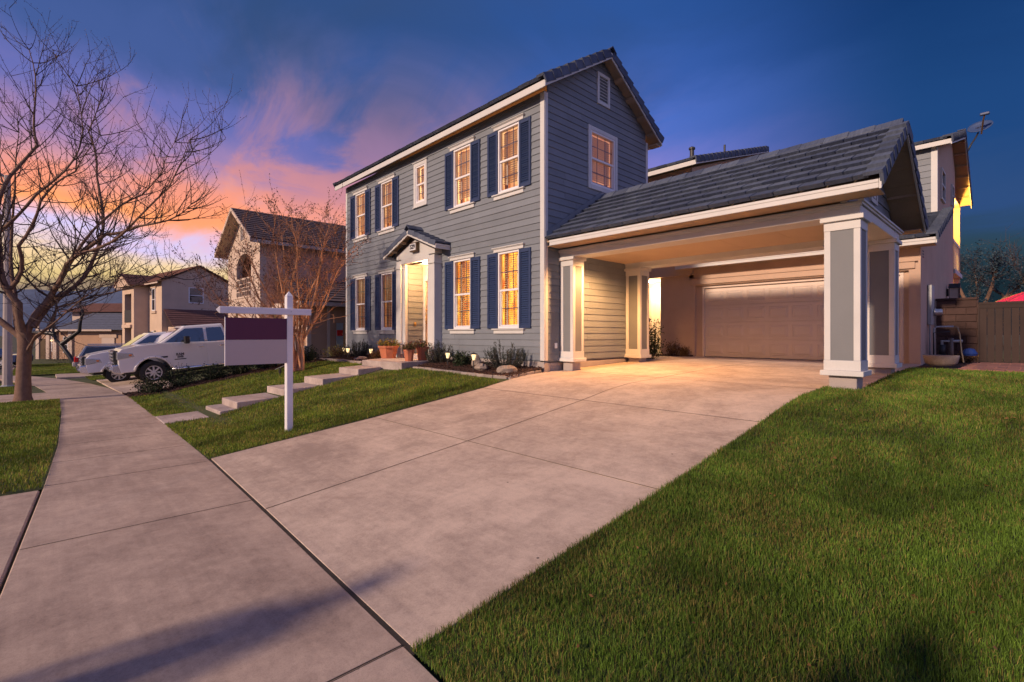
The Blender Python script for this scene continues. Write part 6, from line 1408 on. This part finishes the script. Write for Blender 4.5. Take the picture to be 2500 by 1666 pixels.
course_roof(n3, (-1.6, 2.6, 4.55), (7.2, 2.6, 4.55), (1.0, 2.8, 1.0), 8, .09, 'n_roof_red', 'upper_roof'); MB().prism([(3.9, 5.4), (6.9, 5.4), (5.4, 6.1)], 4.2, 5.0, 'y').build('upper_gable', 'n_roof_red', n3)
ld = MB().ball((6.4, 2.4, 5.0), .4, 1, .3, .8).build('satellite_dish', 'dish', n3)
for x, z in ((-1.35, 2.05), (.2, 1.75)): MB().ball((x, -.3, z), .08).build('porch_lamp', 'bulb', n3)
# hills
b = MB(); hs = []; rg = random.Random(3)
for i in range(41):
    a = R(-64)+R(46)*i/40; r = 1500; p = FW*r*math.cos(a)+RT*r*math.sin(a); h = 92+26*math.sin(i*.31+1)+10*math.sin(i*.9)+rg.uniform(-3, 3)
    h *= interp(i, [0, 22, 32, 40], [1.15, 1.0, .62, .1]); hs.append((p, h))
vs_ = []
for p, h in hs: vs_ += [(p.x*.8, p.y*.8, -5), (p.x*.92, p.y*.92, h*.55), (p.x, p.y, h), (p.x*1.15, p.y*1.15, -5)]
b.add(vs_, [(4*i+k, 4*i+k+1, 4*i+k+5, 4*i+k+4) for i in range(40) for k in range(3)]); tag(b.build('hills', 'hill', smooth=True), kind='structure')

# ================================================================ PEOPLE whose shadows reach into the view
M('jacket', (.05, .055, .07), .8, .15, 6, 60, .2); M('trousers', (.035, .04, .06), .85, .15, 6, 60, .2); M('skin', (.42, .24, .17), .55, .06, 8, 60, .05); M('hair', (.03, .02, .015), .6, .2, 30, 90, .3)
def person(label, loc, rz, arms, group=None):
    t = thing('person', label, 'person', loc, (0, 0, rz))
    J = [((0, 0, .96), .145), ((0, .005, 1.12), .13), ((0, .01, 1.30), .15), ((0, 0, 1.43), .10), ((0, -.01, 1.50), .055), ((0, -.025, 1.60), .088), ((0, -.02, 1.70), .085)]
    E_ = [(0, 1), (1, 2), (2, 3), (3, 4), (4, 5), (5, 6)]
    def chain(root, pts):
        p = root
        for q, r in pts: J.append((q, r)); E_.append((p, len(J)-1)); p = len(J)-1
    for s_ in (-1, 1):
        chain(0, [((s_*.10, 0, .86), .10), ((s_*.11, -.015, .50), .065), ((s_*.115, .03, .10), .045), ((s_*.12, -.03, .045), .042), ((s_*.13, -.17, .035), .032)])
        a = arms[0 if s_ < 0 else 1]; chain(3, [((s_*.17, 0, 1.41), .062)] + [((s_*x, y, z), r) for (x, y, z), r in zip(a, (.046, .036, .030, .022))])
    me = bpy.data.meshes.new('body'); me.from_pydata([j[0] for j in J], E_, []); o = place('body', me, t); me.materials.append(MATS['jacket'])
    sk = o.modifiers.new('skin', 'SKIN')
    for v, (_, r) in zip(me.skin_vertices[0].data, J): v.radius = (r, r)
    me.skin_vertices[0].data[0].use_root = True
    su = o.modifiers.new('sub', 'SUBSURF'); su.levels = su.render_levels = 2
    MB().ball((0, -.005, 1.665), .115, .82, .95, 1.05, 14, 9).build('hair', 'hair', t, smooth=True)
    b = MB()
    for s_ in (-1, 1): b.tube([(s_*.10, 0, .92), (s_*.11, -.015, .50), (s_*.117, .03, .09)], [.115, .088, .072], 10)
    b.build('trousers', 'trousers', t, smooth=True)
    b = MB()
    for s_ in (-1, 1):
        a = arms[0 if s_ < 0 else 1]; w, h = Vector(a[2]), Vector(a[3]); w.x *= s_; h.x *= s_; d = (h-w).normalized()
        for k in range(4): b.tube([h+Vector((.022*(k-1.5), 0, 0)), h+d*.04+Vector((.024*(k-1.5), 0, -.01)), h+d*(.075-.006*abs(k-1.3))+Vector((.022*(k-1.5), 0, -.03))], [.010, .009, .007], 6)
        b.tube([h-d*.03+Vector((-s_*.03, 0, 0)), h+d*.015+Vector((-s_*.055, 0, -.01))], [.011, .008], 6)
    b.build('fingers', 'skin', t, smooth=True); return t
up = [(.26, -.06, 1.22), (.20, -.28, 1.36), (.10, -.36, 1.48), (.07, -.40, 1.50)]; dn_ = [(.23, .02, 1.14), (.25, -.03, .90), (.25, -.06, .82), (.25, -.08, .76)]
person('person standing at the kerb whose long shadow falls across the sidewalk', (4.25, -10.08, -.79), R(180), (dn_, dn_))
person('person standing behind the viewpoint whose head shadow touches the right lawn', (6.80, -8.42, -.77), R(180), (up, up))
